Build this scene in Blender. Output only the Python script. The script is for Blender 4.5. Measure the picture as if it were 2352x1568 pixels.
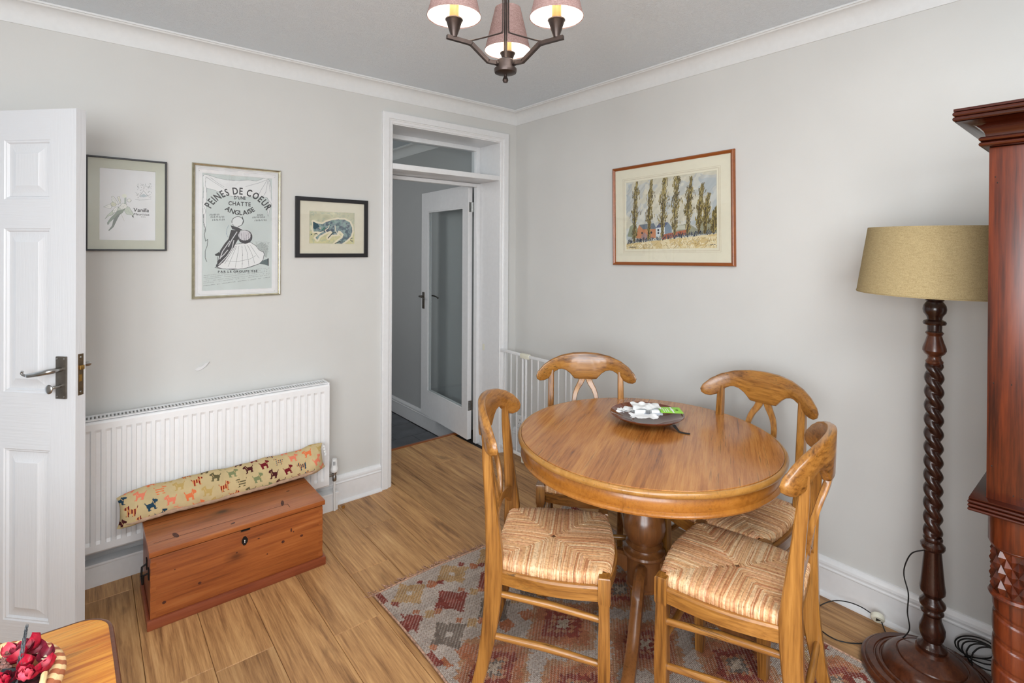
import bpy, bmesh, math, random
import numpy as np
from mathutils import Vector, Matrix, Euler

for o in list(bpy.data.objects):
    bpy.data.objects.remove(o, do_unlink=True)
scn = bpy.context.scene
col = scn.collection
PI = math.pi
random.seed(7)

# ------------------------------------------------------------------ camera
cam_d = bpy.data.cameras.new('camera')
cam_d.sensor_width = 36.0
cam_d.lens = 1184.0 / 2352.0 * 36.0
cam_d.shift_y = -(784.0 - 577.0) / 2352.0
cam_d.clip_start = 0.05
cam = bpy.data.objects.new('camera', cam_d)
col.objects.link(cam)
yaw, pit, rol = math.radians(50.5086), math.radians(-0.195), math.radians(0.32)
Fv = Vector((math.cos(yaw) * math.cos(pit), math.sin(yaw) * math.cos(pit), math.sin(pit)))
r0 = Vector((math.sin(yaw), -math.cos(yaw), 0))
U0 = r0.cross(Fv)
Rv = r0 * math.cos(rol) + U0 * math.sin(rol)
Uv = U0 * math.cos(rol) - r0 * math.sin(rol)
cam.matrix_world = Matrix(((Rv.x, Uv.x, -Fv.x, -2.4565), (Rv.y, Uv.y, -Fv.y, -2.9392), (Rv.z, Uv.z, -Fv.z, 1.47), (0, 0, 0, 1)))
scn.camera = cam

# ------------------------------------------------------------------ world, lights, exposure
w = bpy.data.worlds.new('world'); scn.world = w; w.use_nodes = True
w.node_tree.nodes['Background'].inputs[0].default_value = (0.75, 0.85, 1.0, 1)
w.node_tree.nodes['Background'].inputs[1].default_value = 1.0
scn.view_settings.view_transform = 'Standard'
scn.view_settings.look = 'None'
scn.view_settings.gamma = 1.0
scn.view_settings.use_curve_mapping = False
scn.view_settings.exposure = 0.78

def area(name, loc, target, sx, sy, energy, color=(1, 1, 1)):
    d = bpy.data.lights.new(name, 'AREA'); d.shape = 'RECTANGLE'; d.size = sx; d.size_y = sy
    d.energy = energy; d.color = color
    o = bpy.data.objects.new(name, d); col.objects.link(o); o.location = loc
    o.rotation_euler = (Vector(target) - Vector(loc)).to_track_quat('-Z', 'Y').to_euler()
    return o
area('window_daylight', (-3.35, -4.42, 1.55), (-2.6, 0, 1.3), 1.2, 1.35, 36, (0.94, 0.975, 1.0))
area('side_fill_light', (-4.16, -3.35, 1.5), (0, -2.2, 1.2), 1.3, 1.3, 36, (0.94, 0.975, 1.0))  # added side fill, shining through an unseen west window put in for it
area('rear_ceiling_fill', (-2.0, -3.55, 2.44), (-2.0, -3.5, 0), 2.0, 0.9, 34, (0.98, 0.99, 1.0))  # added soft overhead fill behind the camera, no known fitting there
area('hall_fill_light', (-2.0, 1.6, 2.0), (-0.1, 1.5, 1.1), 0.8, 0.8, 5.6, (0.99, 0.985, 0.98))  # added weak light that lifts the hall, no source in view

# ------------------------------------------------------------------ helpers
def s2l(c):
    return tuple((x / 12.92 if x <= 0.04045 else ((x + 0.055) / 1.055) ** 2.4) for x in c)
def rgb(r, g, b):
    return s2l((r / 255.0, g / 255.0, b / 255.0)) + (1.0,)

class MB:
    """collects shapes that become ONE mesh"""
    def __init__(s): s.v = []; s.f = []
    def add(s, vs, fs, m=None):
        n = len(s.v)
        s.v += [tuple(m @ Vector(p)) for p in vs] if m is not None else [tuple(p) for p in vs]
        s.f += [tuple(i + n for i in f) for f in fs]
        return s
    def box(s, x0, x1, y0, y1, z0, z1, m=None, bev=0.0):
        if x0 > x1: x0, x1 = x1, x0
        if y0 > y1: y0, y1 = y1, y0
        if z0 > z1: z0, z1 = z1, z0
        if bev <= 0:
            vs = [(x, y, z) for x in (x0, x1) for y in (y0, y1) for z in (z0, z1)]
            fs = [(0, 1, 3, 2), (4, 6, 7, 5), (0, 4, 5, 1), (2, 3, 7, 6), (0, 2, 6, 4), (1, 5, 7, 3)]
            return s.add(vs, fs, m)
        bm = bmesh.new(); bmesh.ops.create_cube(bm, size=1.0)
        for vv in bm.verts:
            vv.co = Vector((x0 if vv.co.x < 0 else x1, y0 if vv.co.y < 0 else y1, z0 if vv.co.z < 0 else z1))
        bmesh.ops.bevel(bm, geom=list(bm.edges), offset=bev, segments=2, profile=0.6, affect='EDGES')
        bm.verts.index_update()
        vs = [tuple(vv.co) for vv in bm.verts]; fs = [tuple(q.index for q in ff.verts) for ff in bm.faces]
        bm.free()
        return s.add(vs, fs, m)
    def lathe(s, prof, seg=32, a0=0.0, a1=2 * PI, m=None, cap=True):
        full = abs(a1 - a0 - 2 * PI) < 1e-6
        n = seg if full else seg + 1
        vs = []
        for r, z in prof:
            for i in range(n):
                a = a0 + (a1 - a0) * i / seg
                vs.append((max(r, 1e-5) * math.cos(a), max(r, 1e-5) * math.sin(a), z))
        fs = []
        for j in range(len(prof) - 1):
            for i in range(seg):
                i2 = (i + 1) % n
                fs.append((j * n + i, j * n + i2, (j + 1) * n + i2, (j + 1) * n + i))
        if cap and full:
            fs.append(tuple(reversed(range(n)))); fs.append(tuple((len(prof) - 1) * n + i for i in range(n)))
        if not full:
            fs.append(tuple(j * n for j in range(len(prof))))
            fs.append(tuple(reversed([j * n + n - 1 for j in range(len(prof))])))
        return s.add(vs, fs, m)
    def tube(s, pts, rad, seg=10, m=None, sec=None, up=None, cap=True):
        """sweep a round (or sec = [(a,b)..]) section along points"""
        pts = [Vector(p) for p in pts]; n = len(pts)
        if not hasattr(rad, '__len__'): rad = [rad] * n
        t = [(pts[min(i + 1, n - 1)] - pts[max(i - 1, 0)]).normalized() for i in range(n)]
        u = Vector(up) if up else (Vector((0, 0, 1)) if abs(t[0].z) < 0.9 else Vector((1, 0, 0)))
        k = len(sec) if sec else seg
        vs = []
        for i in range(n):
            if up: u = Vector(up)
            a = (u - t[i] * u.dot(t[i])).normalized(); b = t[i].cross(a); u = a
            for j in range(k):
                if sec: p, q = sec[j]; p *= rad[i]; q *= rad[i]
                else: p = math.cos(2 * PI * j / k) * rad[i]; q = math.sin(2 * PI * j / k) * rad[i]
                vs.append(tuple(pts[i] + a * p + b * q))
        fs = [(i * k + j, i * k + (j + 1) % k, (i + 1) * k + (j + 1) % k, (i + 1) * k + j) for i in range(n - 1) for j in range(k)]
        if cap: fs.append(tuple(reversed(range(k)))); fs.append(tuple((n - 1) * k + j for j in range(k)))
        return s.add(vs, fs, m)
    def loft(s, secs, closed=True, cap=True, m=None):
        k = len(secs[0]); vs = [p for sc in secs for p in sc]
        fs = [(i * k + j, i * k + (j + 1) % k, (i + 1) * k + (j + 1) % k, (i + 1) * k + j) for i in range(len(secs) - 1) for j in range(k if closed else k - 1)]
        if cap and closed: fs.append(tuple(reversed(range(k)))); fs.append(tuple((len(secs) - 1) * k + j for j in range(k)))
        return s.add(vs, fs, m)
    def sphere(s, c, r, seg=12, rings=8, m=None):
        rx, ry, rz = (r, r, r) if not hasattr(r, '__len__') else r
        secs = []
        for i in range(rings + 1):
            a = -PI / 2 + PI * i / rings
            q = max(math.cos(a), 1e-3)
            secs.append([(c[0] + rx * q * math.cos(2 * PI * j / seg), c[1] + ry * q * math.sin(2 * PI * j / seg), c[2] + rz * math.sin(a)) for j in range(seg)])
        return s.loft(secs, m=m)
    def prism(s, poly, y0, y1, m=None, warp=None):
        """polygon in XZ extruded along Y"""
        k = len(poly)
        vs = [(x, y0, z) for x, z in poly] + [(x, y1, z) for x, z in poly]
        if warp: vs = [warp(p) for p in vs]
        fs = [tuple(range(k)), tuple(reversed(range(k, 2 * k)))] + [(i, i + k, (i + 1) % k + k, (i + 1) % k) for i in range(k)]
        return s.add(vs, fs, m)
    def build(s, name, mat, parent=None, smooth=True, ang=38, loc=None, rz=None, fix=True):
        me = bpy.data.meshes.new(name); me.from_pydata(s.v, [], s.f); me.validate()
        if fix:
            bm = bmesh.new(); bm.from_mesh(me); bmesh.ops.recalc_face_normals(bm, faces=bm.faces); bm.to_mesh(me); bm.free()
        if mat: me.materials.append(mat)
        me.polygons.foreach_set('use_smooth', [smooth] * len(me.polygons))
        if smooth: me.set_sharp_from_angle(angle=math.radians(ang))
        me.update()
        o = bpy.data.objects.new(name, me); col.objects.link(o)
        if parent: o.parent = parent
        if loc: o.location = loc
        if rz is not None: o.rotation_euler = (0, 0, rz)
        return o

def tag(o, label=None, cat=None, group=None, kind=None):
    if label: o['label'] = label
    if cat: o['category'] = cat
    if group: o['group'] = group
    if kind: o['kind'] = kind
    return o
def thing(name, label, cat, loc=(0, 0, 0), rz=0.0, group=None):
    o = bpy.data.objects.new(name, None); col.objects.link(o); o.empty_display_size = 0.05
    o.location = loc; o.rotation_euler = (0, 0, rz)
    return tag(o, label, cat, group)
def kids(o): return [c for c in bpy.data.objects if c.parent == o]
def copy_tree(o, parent=None):
    c = o.copy(); col.objects.link(c)
    if parent: c.parent = parent
    for ch in kids(o): copy_tree(ch, c)
    return c
def roundrect(w_, h_, r, seg=4):
    out = []
    for cx_, cy_, a in ((w_ / 2 - r, h_ / 2 - r, 0), (-w_ / 2 + r, h_ / 2 - r, 90), (-w_ / 2 + r, -h_ / 2 + r, 180), (w_ / 2 - r, -h_ / 2 + r, 270)):
        for i in range(seg + 1):
            t = math.radians(a + 90 * i / seg); out.append((cx_ + r * math.cos(t), cy_ + r * math.sin(t)))
    return out
def spline(pts, n=8):
    P = [Vector(p) for p in pts]; out = []
    for i in range(len(P) - 1):
        p0 = P[max(i - 1, 0)]; p1 = P[i]; p2 = P[i + 1]; p3 = P[min(i + 2, len(P) - 1)]
        for k in range(n):
            t = k / n
            out.append(0.5 * ((2 * p1) + (p2 - p0) * t + (2 * p0 - 5 * p1 + 4 * p2 - p3) * t * t + (3 * p1 - p0 - 3 * p2 + p3) * t ** 3))
    out.append(P[-1]); return out

# ------------------------------------------------------------------ materials
class NT:
    def __init__(s, name):
        s.m = bpy.data.materials.new(name); s.m.use_nodes = True; s.t = s.m.node_tree
        s.b = s.t.nodes['Principled BSDF']
    def n(s, ty, **kw):
        nd = s.t.nodes.new(ty)
        for k, v in kw.items():
            if k.startswith('i_'):
                key = k[2:]
                key = int(key) if key.isdigit() else key.replace('_', ' ')
                nd.inputs[key].default_value = v
            else: setattr(nd, k, v)
        return nd
    def l(s, a, b): s.t.links.new(a, b)
def ramp(nt, fac, stops):
    r = nt.n('ShaderNodeValToRGB')
    e = r.color_ramp.elements
    while len(e) < len(stops): e.new(0.5)
    for el, (p, c) in zip(e, stops): el.position = p; el.color = c
    nt.l(fac, r.inputs[0]); return r.outputs[0]
def coords(nt, scale=(1, 1, 1), rnd=True, kind='Object', rot=(0, 0, 0)):
    tc = nt.n('ShaderNodeTexCoord'); mp = nt.n('ShaderNodeMapping'); mp.inputs['Scale'].default_value = scale
    mp.inputs['Rotation'].default_value = rot
    nt.l(tc.outputs[kind], mp.inputs[0])
    if rnd:
        oi = nt.n('ShaderNodeObjectInfo'); mu = nt.n('ShaderNodeMath', operation='MULTIPLY'); mu.inputs[1].default_value = 37.0
        nt.l(oi.outputs['Random'], mu.inputs[0]); nt.l(mu.outputs[0], mp.inputs['Location'])
    return mp.outputs[0]
def bump(nt, h, strength=0.2, dist=0.002):
    b = nt.n('ShaderNodeBump'); b.inputs['Strength'].default_value = strength; b.inputs['Distance'].default_value = dist
    nt.l(h, b.inputs['Height']); nt.l(b.outputs[0], nt.b.inputs['Normal']); return b
def plain(name, c, rough=0.5, metal=0.0, spec=0.5, coat=0.0, nz=0.04, nscale=40):
    nt = NT(name); v = coords(nt, rnd=False)
    no = nt.n('ShaderNodeTexNoise', i_Scale=nscale, i_Detail=3.0); nt.l(v, no.inputs['Vector'])
    d = tuple(max(0, x * (1 - nz * 2)) for x in c[:3]) + (1,); e = tuple(min(1, x * (1 + nz * 2)) for x in c[:3]) + (1,)
    nt.l(ramp(nt, no.outputs[0], [(0.3, d), (0.7, e)]), nt.b.inputs['Base Color'])
    nt.b.inputs['Roughness'].default_value = rough; nt.b.inputs['Metallic'].default_value = metal
    nt.b.inputs['Specular IOR Level'].default_value = spec; nt.b.inputs['Coat Weight'].default_value = coat
    nt.b.inputs['Coat Roughness'].default_value = 0.12
    return nt.m
def wood(name, stops, axis='Z', grain=1.0, rough=0.35, coat=0.25, dark=None, darkamt=0.25, rnd=True, bs=0.15, rot=(0, 0, 0), contrast=1.0, knots=0.0):
    """procedural wood: long bands plus fine fibres and pores along the given axis"""
    nt = NT(name); g = {'X': 0, 'Y': 1, 'Z': 2}[axis]
    sc = [9.0 * grain] * 3; sc[g] = 0.9 * grain
    v = coords(nt, tuple(sc), rnd, rot=rot)
    n1 = nt.n('ShaderNodeTexNoise', i_Scale=1.6, i_Detail=5.0, i_Roughness=0.6, i_Distortion=0.8); nt.l(v, n1.inputs['Vector'])
    sc2 = [70.0 * grain] * 3; sc2[g] = 3.2 * grain
    v2 = coords(nt, tuple(sc2), rnd, rot=rot)
    n2 = nt.n('ShaderNodeTexNoise', i_Scale=1.5, i_Detail=4.0, i_Roughness=0.65, i_Distortion=0.2); nt.l(v2, n2.inputs['Vector'])
    mx = nt.n('ShaderNodeMix'); mx.inputs[0].default_value = 0.52; nt.l(n1.outputs[0], mx.inputs[2]); nt.l(n2.outputs[0], mx.inputs[3])
    c = ramp(nt, mx.outputs[0], stops)
    if dark:
        st = ramp(nt, n2.outputs[0], [(0.56, (0, 0, 0, 1)), (0.66, (1, 1, 1, 1))])
        n3 = nt.n('ShaderNodeTexNoise', i_Scale=1.1, i_Detail=3.0); nt.l(v, n3.inputs['Vector'])
        st2 = ramp(nt, n3.outputs[0], [(0.44, (0, 0, 0, 1)), (0.60, (1, 1, 1, 1))])
        mu = nt.n('ShaderNodeMath', operation='MULTIPLY'); nt.l(st, mu.inputs[0]); nt.l(st2, mu.inputs[1])
        mu2 = nt.n('ShaderNodeMath', operation='MULTIPLY'); mu2.inputs[1].default_value = darkamt; nt.l(mu.outputs[0], mu2.inputs[0])
        m2 = nt.n('ShaderNodeMix', data_type='RGBA'); nt.l(mu2.outputs[0], m2.inputs[0]); nt.l(c, m2.inputs[6]); m2.inputs[7].default_value = dark
        c = m2.outputs[2]
    if knots > 0:
        sk = [5.0] * 3; sk[g] = 3.2
        vk = coords(nt, tuple(sk), rnd)
        vo = nt.n('ShaderNodeTexVoronoi', i_Scale=knots, i_Randomness=1.0); nt.l(vk, vo.inputs['Vector'])
        kf = ramp(nt, vo.outputs['Distance'], [(0.05, (1, 1, 1, 1)), (0.11, (0.35, 0.35, 0.35, 1)), (0.2, (0, 0, 0, 1))])
        m3 = nt.n('ShaderNodeMix', data_type='RGBA'); nt.l(kf, m3.inputs[0]); nt.l(c, m3.inputs[6]); m3.inputs[7].default_value = dark or stops[0][1]
        c = m3.outputs[2]
    nt.l(c, nt.b.inputs['Base Color'])
    nt.b.inputs['Roughness'].default_value = rough
    nt.b.inputs['Coat Weight'].default_value = coat; nt.b.inputs['Coat Roughness'].default_value = 0.18
    bump(nt, n2.outputs[0], bs, 0.0008)
    return nt.m
def attr_mat(name, rough=0.8, spec=0.2, weave=0.0, wscale=900.0):
    nt = NT(name); a = nt.n('ShaderNodeAttribute', attribute_name='col'); nt.l(a.outputs['Color'], nt.b.inputs['Base Color'])
    nt.b.inputs['Roughness'].default_value = rough; nt.b.inputs['Specular IOR Level'].default_value = spec
    if weave > 0:
        v = coords(nt, rnd=False)
        w1 = nt.n('ShaderNodeTexWave', i_Scale=wscale, bands_direction='X'); w2 = nt.n('ShaderNodeTexWave', i_Scale=wscale, bands_direction='Y')
        nt.l(v, w1.inputs[0]); nt.l(v, w2.inputs[0])
        mu = nt.n('ShaderNodeMath', operation='MULTIPLY'); nt.l(w1.outputs[1], mu.inputs[0]); nt.l(w2.outputs[1], mu.inputs[1])
        bump(nt, mu.outputs[0], weave, 0.002)
    return nt.m

M = {}
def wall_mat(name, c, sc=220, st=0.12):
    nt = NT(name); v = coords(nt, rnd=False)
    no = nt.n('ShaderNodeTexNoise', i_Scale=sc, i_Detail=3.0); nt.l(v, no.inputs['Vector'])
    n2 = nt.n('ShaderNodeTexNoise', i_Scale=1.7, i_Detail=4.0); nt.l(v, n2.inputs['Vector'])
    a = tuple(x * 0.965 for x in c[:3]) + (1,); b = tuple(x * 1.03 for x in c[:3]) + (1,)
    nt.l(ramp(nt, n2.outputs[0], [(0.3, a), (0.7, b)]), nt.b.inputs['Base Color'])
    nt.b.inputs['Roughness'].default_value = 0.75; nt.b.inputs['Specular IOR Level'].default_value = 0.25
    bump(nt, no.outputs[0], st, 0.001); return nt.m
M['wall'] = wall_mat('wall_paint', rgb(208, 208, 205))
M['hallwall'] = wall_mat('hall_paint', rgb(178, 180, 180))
nt = NT('textured_ceiling'); v = coords(nt, (1, 1, 1), False)
d_ = nt.n('ShaderNodeTexNoise', i_Scale=34.0, i_Detail=4.0, i_Roughness=0.6, i_Distortion=1.8); nt.l(v, d_.inputs['Vector'])
cc = ramp(nt, d_.outputs[0], [(0.44, (0, 0, 0, 1)), (0.5, (1, 1, 1, 1)), (0.56, (0, 0, 0, 1))])
nt.b.inputs['Base Color'].default_value = rgb(226, 235, 242); nt.b.inputs['Roughness'].default_value = 0.85
bump(nt, cc, 0.5, 0.0025); M['ceiling'] = nt.m
M['coving'] = plain('coving_paint', rgb(222, 224, 224), 0.6, nz=0.01)
M['gloss'] = plain('white_gloss', rgb(228, 229, 230), 0.32, nz=0.01, coat=0.15)
M['satin'] = plain('white_satin', rgb(224, 225, 226), 0.45, nz=0.01)
# embossed white door skin
nt = NT('door_skin'); v = coords(nt, (60, 60, 2.6), False)
no = nt.n('ShaderNodeTexNoise', i_Scale=2.2, i_Detail=4.0, i_Distortion=0.6); nt.l(v, no.inputs['Vector'])
nt.b.inputs['Base Color'].default_value = rgb(214, 216, 219); nt.b.inputs['Roughness'].default_value = 0.36
bump(nt, no.outputs[0], 0.55, 0.0016); M['door'] = nt.m
nt = NT('door_skin_rail'); v = coords(nt, (2.6, 60, 60), False)
no = nt.n('ShaderNodeTexNoise', i_Scale=2.2, i_Detail=4.0, i_Distortion=0.6); nt.l(v, no.inputs['Vector'])
nt.b.inputs['Base Color'].default_value = rgb(214, 216, 219); nt.b.inputs['Roughness'].default_value = 0.36
bump(nt, no.outputs[0], 0.55, 0.0016); M['door_rail'] = nt.m
M['radiator'] = plain('radiator_enamel', rgb(236, 237, 238), 0.3, nz=0.006)
M['plastic'] = plain('white_plastic', rgb(232, 233, 232), 0.35, nz=0.01)
M['cream_plastic'] = plain('cream_plastic', rgb(228, 226, 208), 0.4, nz=0.01)
M['chrome'] = plain('brushed_nickel', rgb(165, 165, 163), 0.28, metal=1.0, nz=0.05)
M['pewter'] = plain('pewter_metal', rgb(112, 106, 98), 0.4, metal=0.85, nz=0.08)
M['bronze'] = plain('aged_bronze', rgb(122, 104, 82), 0.42, metal=0.9, nz=0.1)
M['lampmetal'] = plain('dark_bronze_metal', rgb(74, 64, 60), 0.36, metal=0.8, nz=0.08)
M['brass'] = plain('brass', rgb(190, 150, 84), 0.3, metal=1.0)
M['darkmetal'] = plain('black_iron', rgb(34, 32, 32), 0.5, metal=0.6)
M['silver'] = plain('silver_gilt', rgb(190, 184, 160), 0.25, metal=0.9, nz=0.08)
M['black'] = plain('black_lacquer', rgb(26, 26, 30), 0.4)
M['blackcable'] = plain('black_flex', rgb(22, 20, 20), 0.6)
M['tile'] = plain('grey_floor_tile', rgb(96, 99, 104), 0.45, nz=0.12, nscale=6)
M['grout'] = plain('dark_joint', rgb(50, 50, 52), 0.8)
M['dark'] = plain('dark_gap', rgb(30, 24, 20), 0.9)
M['mat_green'] = plain('sage_mount', rgb(190, 193, 178), 0.9, nz=0.01)
M['mat_cream'] = plain('cream_mount', rgb(222, 219, 199), 0.9, nz=0.01)
M['mat_ivory'] = plain('ivory_mount', rgb(216, 212, 194), 0.9, nz=0.01)
M['paper'] = plain('white_paper', rgb(224, 225, 226), 0.85, nz=0.01)
M['paperline'] = plain('grey_ruled_line', rgb(150, 152, 154), 0.85)
M['ink'] = plain('black_ink', rgb(38, 38, 42), 0.8)
M['inkgrey'] = plain('grey_ink', rgb(110, 114, 116), 0.8)
M['print'] = attr_mat('print_ink', 0.85, 0.1)
M['rug'] = attr_mat('woven_rug', 0.95, 0.05, 0.9, 62.0)
M['cushion'] = attr_mat('printed_cotton', 0.9, 0.1, 0.15, 500.0)
# floor planks
nt = NT('oak_laminate'); v = coords(nt, (11, 0.8, 11), True)
n1 = nt.n('ShaderNodeTexNoise', i_Scale=1.3, i_Detail=6.0, i_Roughness=0.62, i_Distortion=1.3); nt.l(v, n1.inputs['Vector'])
v2 = coords(nt, (120, 5, 120), True)
n2 = nt.n('ShaderNodeTexNoise', i_Scale=1.0, i_Detail=4.0, i_Roughness=0.7, i_Distortion=0.3); nt.l(v2, n2.inputs['Vector'])
mx = nt.n('ShaderNodeMix'); mx.inputs[0].default_value = 0.45; nt.l(n1.outputs[0], mx.inputs[2]); nt.l(n2.outputs[0], mx.inputs[3])
c = ramp(nt, mx.outputs[0], [(0.32, rgb(108, 76, 46)), (0.43, rgb(160, 118, 76)), (0.54, rgb(192, 148, 98)), (0.70, rgb(218, 178, 126))])
v3 = coords(nt, (5.5, 1.6, 5.5), True)
vo = nt.n('ShaderNodeTexNoise', i_Scale=1.6, i_Detail=3.0, i_Distortion=0.6); nt.l(v3, vo.inputs['Vector'])
kf = ramp(nt, vo.outputs[0], [(0.63, (0, 0, 0, 1)), (0.76, (0.7, 0.7, 0.7, 1))])
m3 = nt.n('ShaderNodeMix', data_type='RGBA'); nt.l(kf, m3.inputs[0]); nt.l(c, m3.inputs[6]); m3.inputs[7].default_value = rgb(70, 50, 36)
oi = nt.n('ShaderNodeObjectInfo'); tone = ramp(nt, oi.outputs['Random'], [(0.0, (0.84, 0.82, 0.80, 1)), (1.0, (1.1, 1.08, 1.05, 1))])
m4 = nt.n('ShaderNodeMix', data_type='RGBA', blend_type='MULTIPLY'); m4.inputs[0].default_value = 1.0; nt.l(m3.outputs[2], m4.inputs[6]); nt.l(tone, m4.inputs[7])
nt.l(m4.outputs[2], nt.b.inputs['Base Color']); nt.b.inputs['Roughness'].default_value = 0.46; nt.b.inputs['Specular IOR Level'].default_value = 0.4
bump(nt, n2.outputs[0], 0.25, 0.0006); M['plank'] = nt.m
# honey chair wood, with dark distress marks
HON = [(0.34, rgb(78, 47, 18)), (0.44, rgb(130, 84, 34)), (0.55, rgb(163, 112, 50)), (0.72, rgb(192, 140, 72))]
for ax in 'XYZ':
    M['honey' + ax] = wood('honey_wood_' + ax.lower(), HON, ax, 1.0, 0.28, 0.4, rgb(44, 24, 10), 0.8, bs=0.1)
TAB = [(0.30, rgb(104, 56, 24)), (0.43, rgb(150, 92, 42)), (0.56, rgb(178, 120, 60)), (0.74, rgb(198, 144, 82))]
M['tabletop'] = wood('table_veneer', TAB, 'X', 1.15, 0.24, 0.35, rgb(84, 44, 20), 0.7, rnd=False, bs=0.04)
M['tabledge'] = wood('table_edge_wood', [(0.25, rgb(122, 82, 36)), (0.5, rgb(164, 116, 54)), (0.78, rgb(190, 144, 80))], 'X', 0.8, 0.28, 0.35, rgb(60, 36, 14), 0.5, rnd=False, bs=0.05)
M['apron'] = wood('table_apron_wood', [(0.25, rgb(116, 66, 20)), (0.5, rgb(164, 104, 38)), (0.78, rgb(188, 130, 58))], 'X', 0.9, 0.3, 0.35, rgb(50, 28, 10), 0.5, rnd=False, bs=0.05)
M['pedestal'] = wood('pedestal_wood', [(0.25, rgb(84, 50, 26)), (0.5, rgb(126, 80, 42)), (0.78, rgb(150, 100, 56))], 'Z', 0.9, 0.3, 0.4, rgb(40, 22, 10), 0.5, bs=0.05)
PIN = [(0.30, rgb(98, 46, 20)), (0.43, rgb(142, 74, 32)), (0.56, rgb(166, 94, 44)), (0.74, rgb(190, 122, 68))]
M['pineX'] = wood('aged_pine', PIN, 'X', 0.9, 0.38, 0.3, rgb(60, 24, 12), 0.6, bs=0.1, knots=1.1)
M['pineplinth'] = wood('pine_plinth', [(0.25, rgb(96, 40, 22)), (0.5, rgb(134, 66, 38)), (0.8, rgb(158, 88, 54))], 'X', 0.9, 0.45, 0.2, rgb(60, 24, 12), 0.5)
MAH = [(0.34, rgb(30, 10, 6)), (0.43, rgb(64, 24, 10)), (0.54, rgb(94, 38, 14)), (0.70, rgb(120, 56, 24))]
M['mahZ'] = wood('mahogany_upright', MAH, 'Z', 0.8, 0.30, 0.0, rgb(36, 14, 10), 0.6, bs=0.05)
M['mahY'] = wood('mahogany_moulding', [(0.25, rgb(30, 10, 6)), (0.5, rgb(56, 20, 10)), (0.8, rgb(84, 36, 18))], 'Y', 0.8, 0.16, 0.0, rgb(30, 12, 10), 0.5, bs=0.03)
M['walnut'] = wood('dark_turned_oak', [(0.25, rgb(28, 14, 10)), (0.5, rgb(50, 26, 18)), (0.8, rgb(76, 40, 26))], 'Z', 0.9, 0.26, 0.25, rgb(14, 8, 6), 0.4, bs=0.03)
M['walnutred'] = wood('reddish_turned_oak', [(0.30, rgb(44, 20, 10)), (0.5, rgb(80, 40, 22)), (0.72, rgb(112, 64, 36))], 'Z', 0.9, 0.28, 0.2, rgb(20, 10, 6), 0.4, bs=0.03)
M['teak'] = wood('side_table_oak', [(0.33, rgb(120, 58, 16)), (0.43, rgb(176, 98, 28)), (0.53, rgb(206, 138, 48)), (0.7, rgb(224, 166, 78))], 'X', 0.8, 0.34, 0.3, rgb(104, 50, 18), 0.8, rnd=False, bs=0.08)
M['teakedge'] = wood('side_table_edge', [(0.25, rgb(60, 30, 18)), (0.5, rgb(90, 48, 28)), (0.8, rgb(124, 72, 40))], 'X', 0.8, 0.4, 0.3, rgb(30, 16, 10), 0.5)
M['teakframe'] = wood('picture_teak', [(0.25, rgb(108, 54, 18)), (0.5, rgb(142, 76, 28)), (0.8, rgb(168, 98, 44))], 'X', 1.2, 0.35, 0.25, rgb(80, 34, 16), 0.4)
# linen shade (also lets light through)
def fabric(name, c, c2, trans=0.0, sc=420):
    nt = NT(name); v = coords(nt, (1, 1, 1), False)
    a = nt.n('ShaderNodeTexNoise', i_Scale=sc, i_Detail=3.0); nt.l(v, a.inputs['Vector'])
    v2 = coords(nt, (1, 1, 9), False); b = nt.n('ShaderNodeTexNoise', i_Scale=60.0, i_Detail=3.0); nt.l(v2, b.inputs['Vector'])
    mx = nt.n('ShaderNodeMix'); mx.inputs[0].default_value = 0.4; nt.l(a.outputs[0], mx.inputs[2]); nt.l(b.outputs[0], mx.inputs[3])
    nt.l(ramp(nt, mx.outputs[0], [(0.36, c2), (0.6, c)]), nt.b.inputs['Base Color'])
    nt.b.inputs['Roughness'].default_value = 0.9; nt.b.inputs['Specular IOR Level'].default_value = 0.1
    bump(nt, a.outputs[0], 0.4, 0.0008)
    if trans > 0:
        tr = nt.n('ShaderNodeBsdfTranslucent'); tr.inputs[0].default_value = c
        ms = nt.n('ShaderNodeMixShader'); ms.inputs[0].default_value = trans
        nt.l(nt.b.outputs[0], ms.inputs[1]); nt.l(tr.outputs[0], ms.inputs[2]); nt.l(ms.outputs[0], nt.t.nodes['Material Output'].inputs[0])
    return nt.m
M['linen'] = fabric('linen_shade', rgb(180, 162, 122), rgb(154, 137, 100))
M['mauve'] = fabric('mauve_shade', rgb(184, 156, 150), rgb(146, 116, 112), 0.2, 300)
M['shadein'] = plain('shade_lining', rgb(240, 236, 228), 0.8, nz=0.01)
M['candle'] = plain('candle_sleeve', rgb(150, 92, 34), 0.5)
M['lining'] = plain('brown_lining_cloth', rgb(176, 146, 122), 0.9, nz=0.1)
# clear glass for panes: see-through with a real fresnel reflection
def pane(name, tint=(1, 1, 1, 1), rough=0.0, ior=1.45):
    nt = NT(name); lw = nt.n('ShaderNodeLayerWeight'); lw.inputs[0].default_value = 0.5
    pw_ = nt.n('ShaderNodeMath', operation='POWER'); pw_.inputs[1].default_value = 5.0; nt.l(lw.outputs['Facing'], pw_.inputs[0])
    fr = nt.n('ShaderNodeMath', operation='MULTIPLY_ADD'); fr.inputs[1].default_value = 0.95; fr.inputs[2].default_value = 0.035; nt.l(pw_.outputs[0], fr.inputs[0])
    tr = nt.n('ShaderNodeBsdfTransparent'); tr.inputs[0].default_value = tint
    gl = nt.n('ShaderNodeBsdfGlossy'); gl.inputs['Roughness'].default_value = rough
    ms = nt.n('ShaderNodeMixShader'); nt.l(fr.outputs[0], ms.inputs[0]); nt.l(tr.outputs[0], ms.inputs[1]); nt.l(gl.outputs[0], ms.inputs[2])
    nt.l(ms.outputs[0], nt.t.nodes['Material Output'].inputs[0]); return nt.m
M['pane'] = pane('picture_glass')
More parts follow.
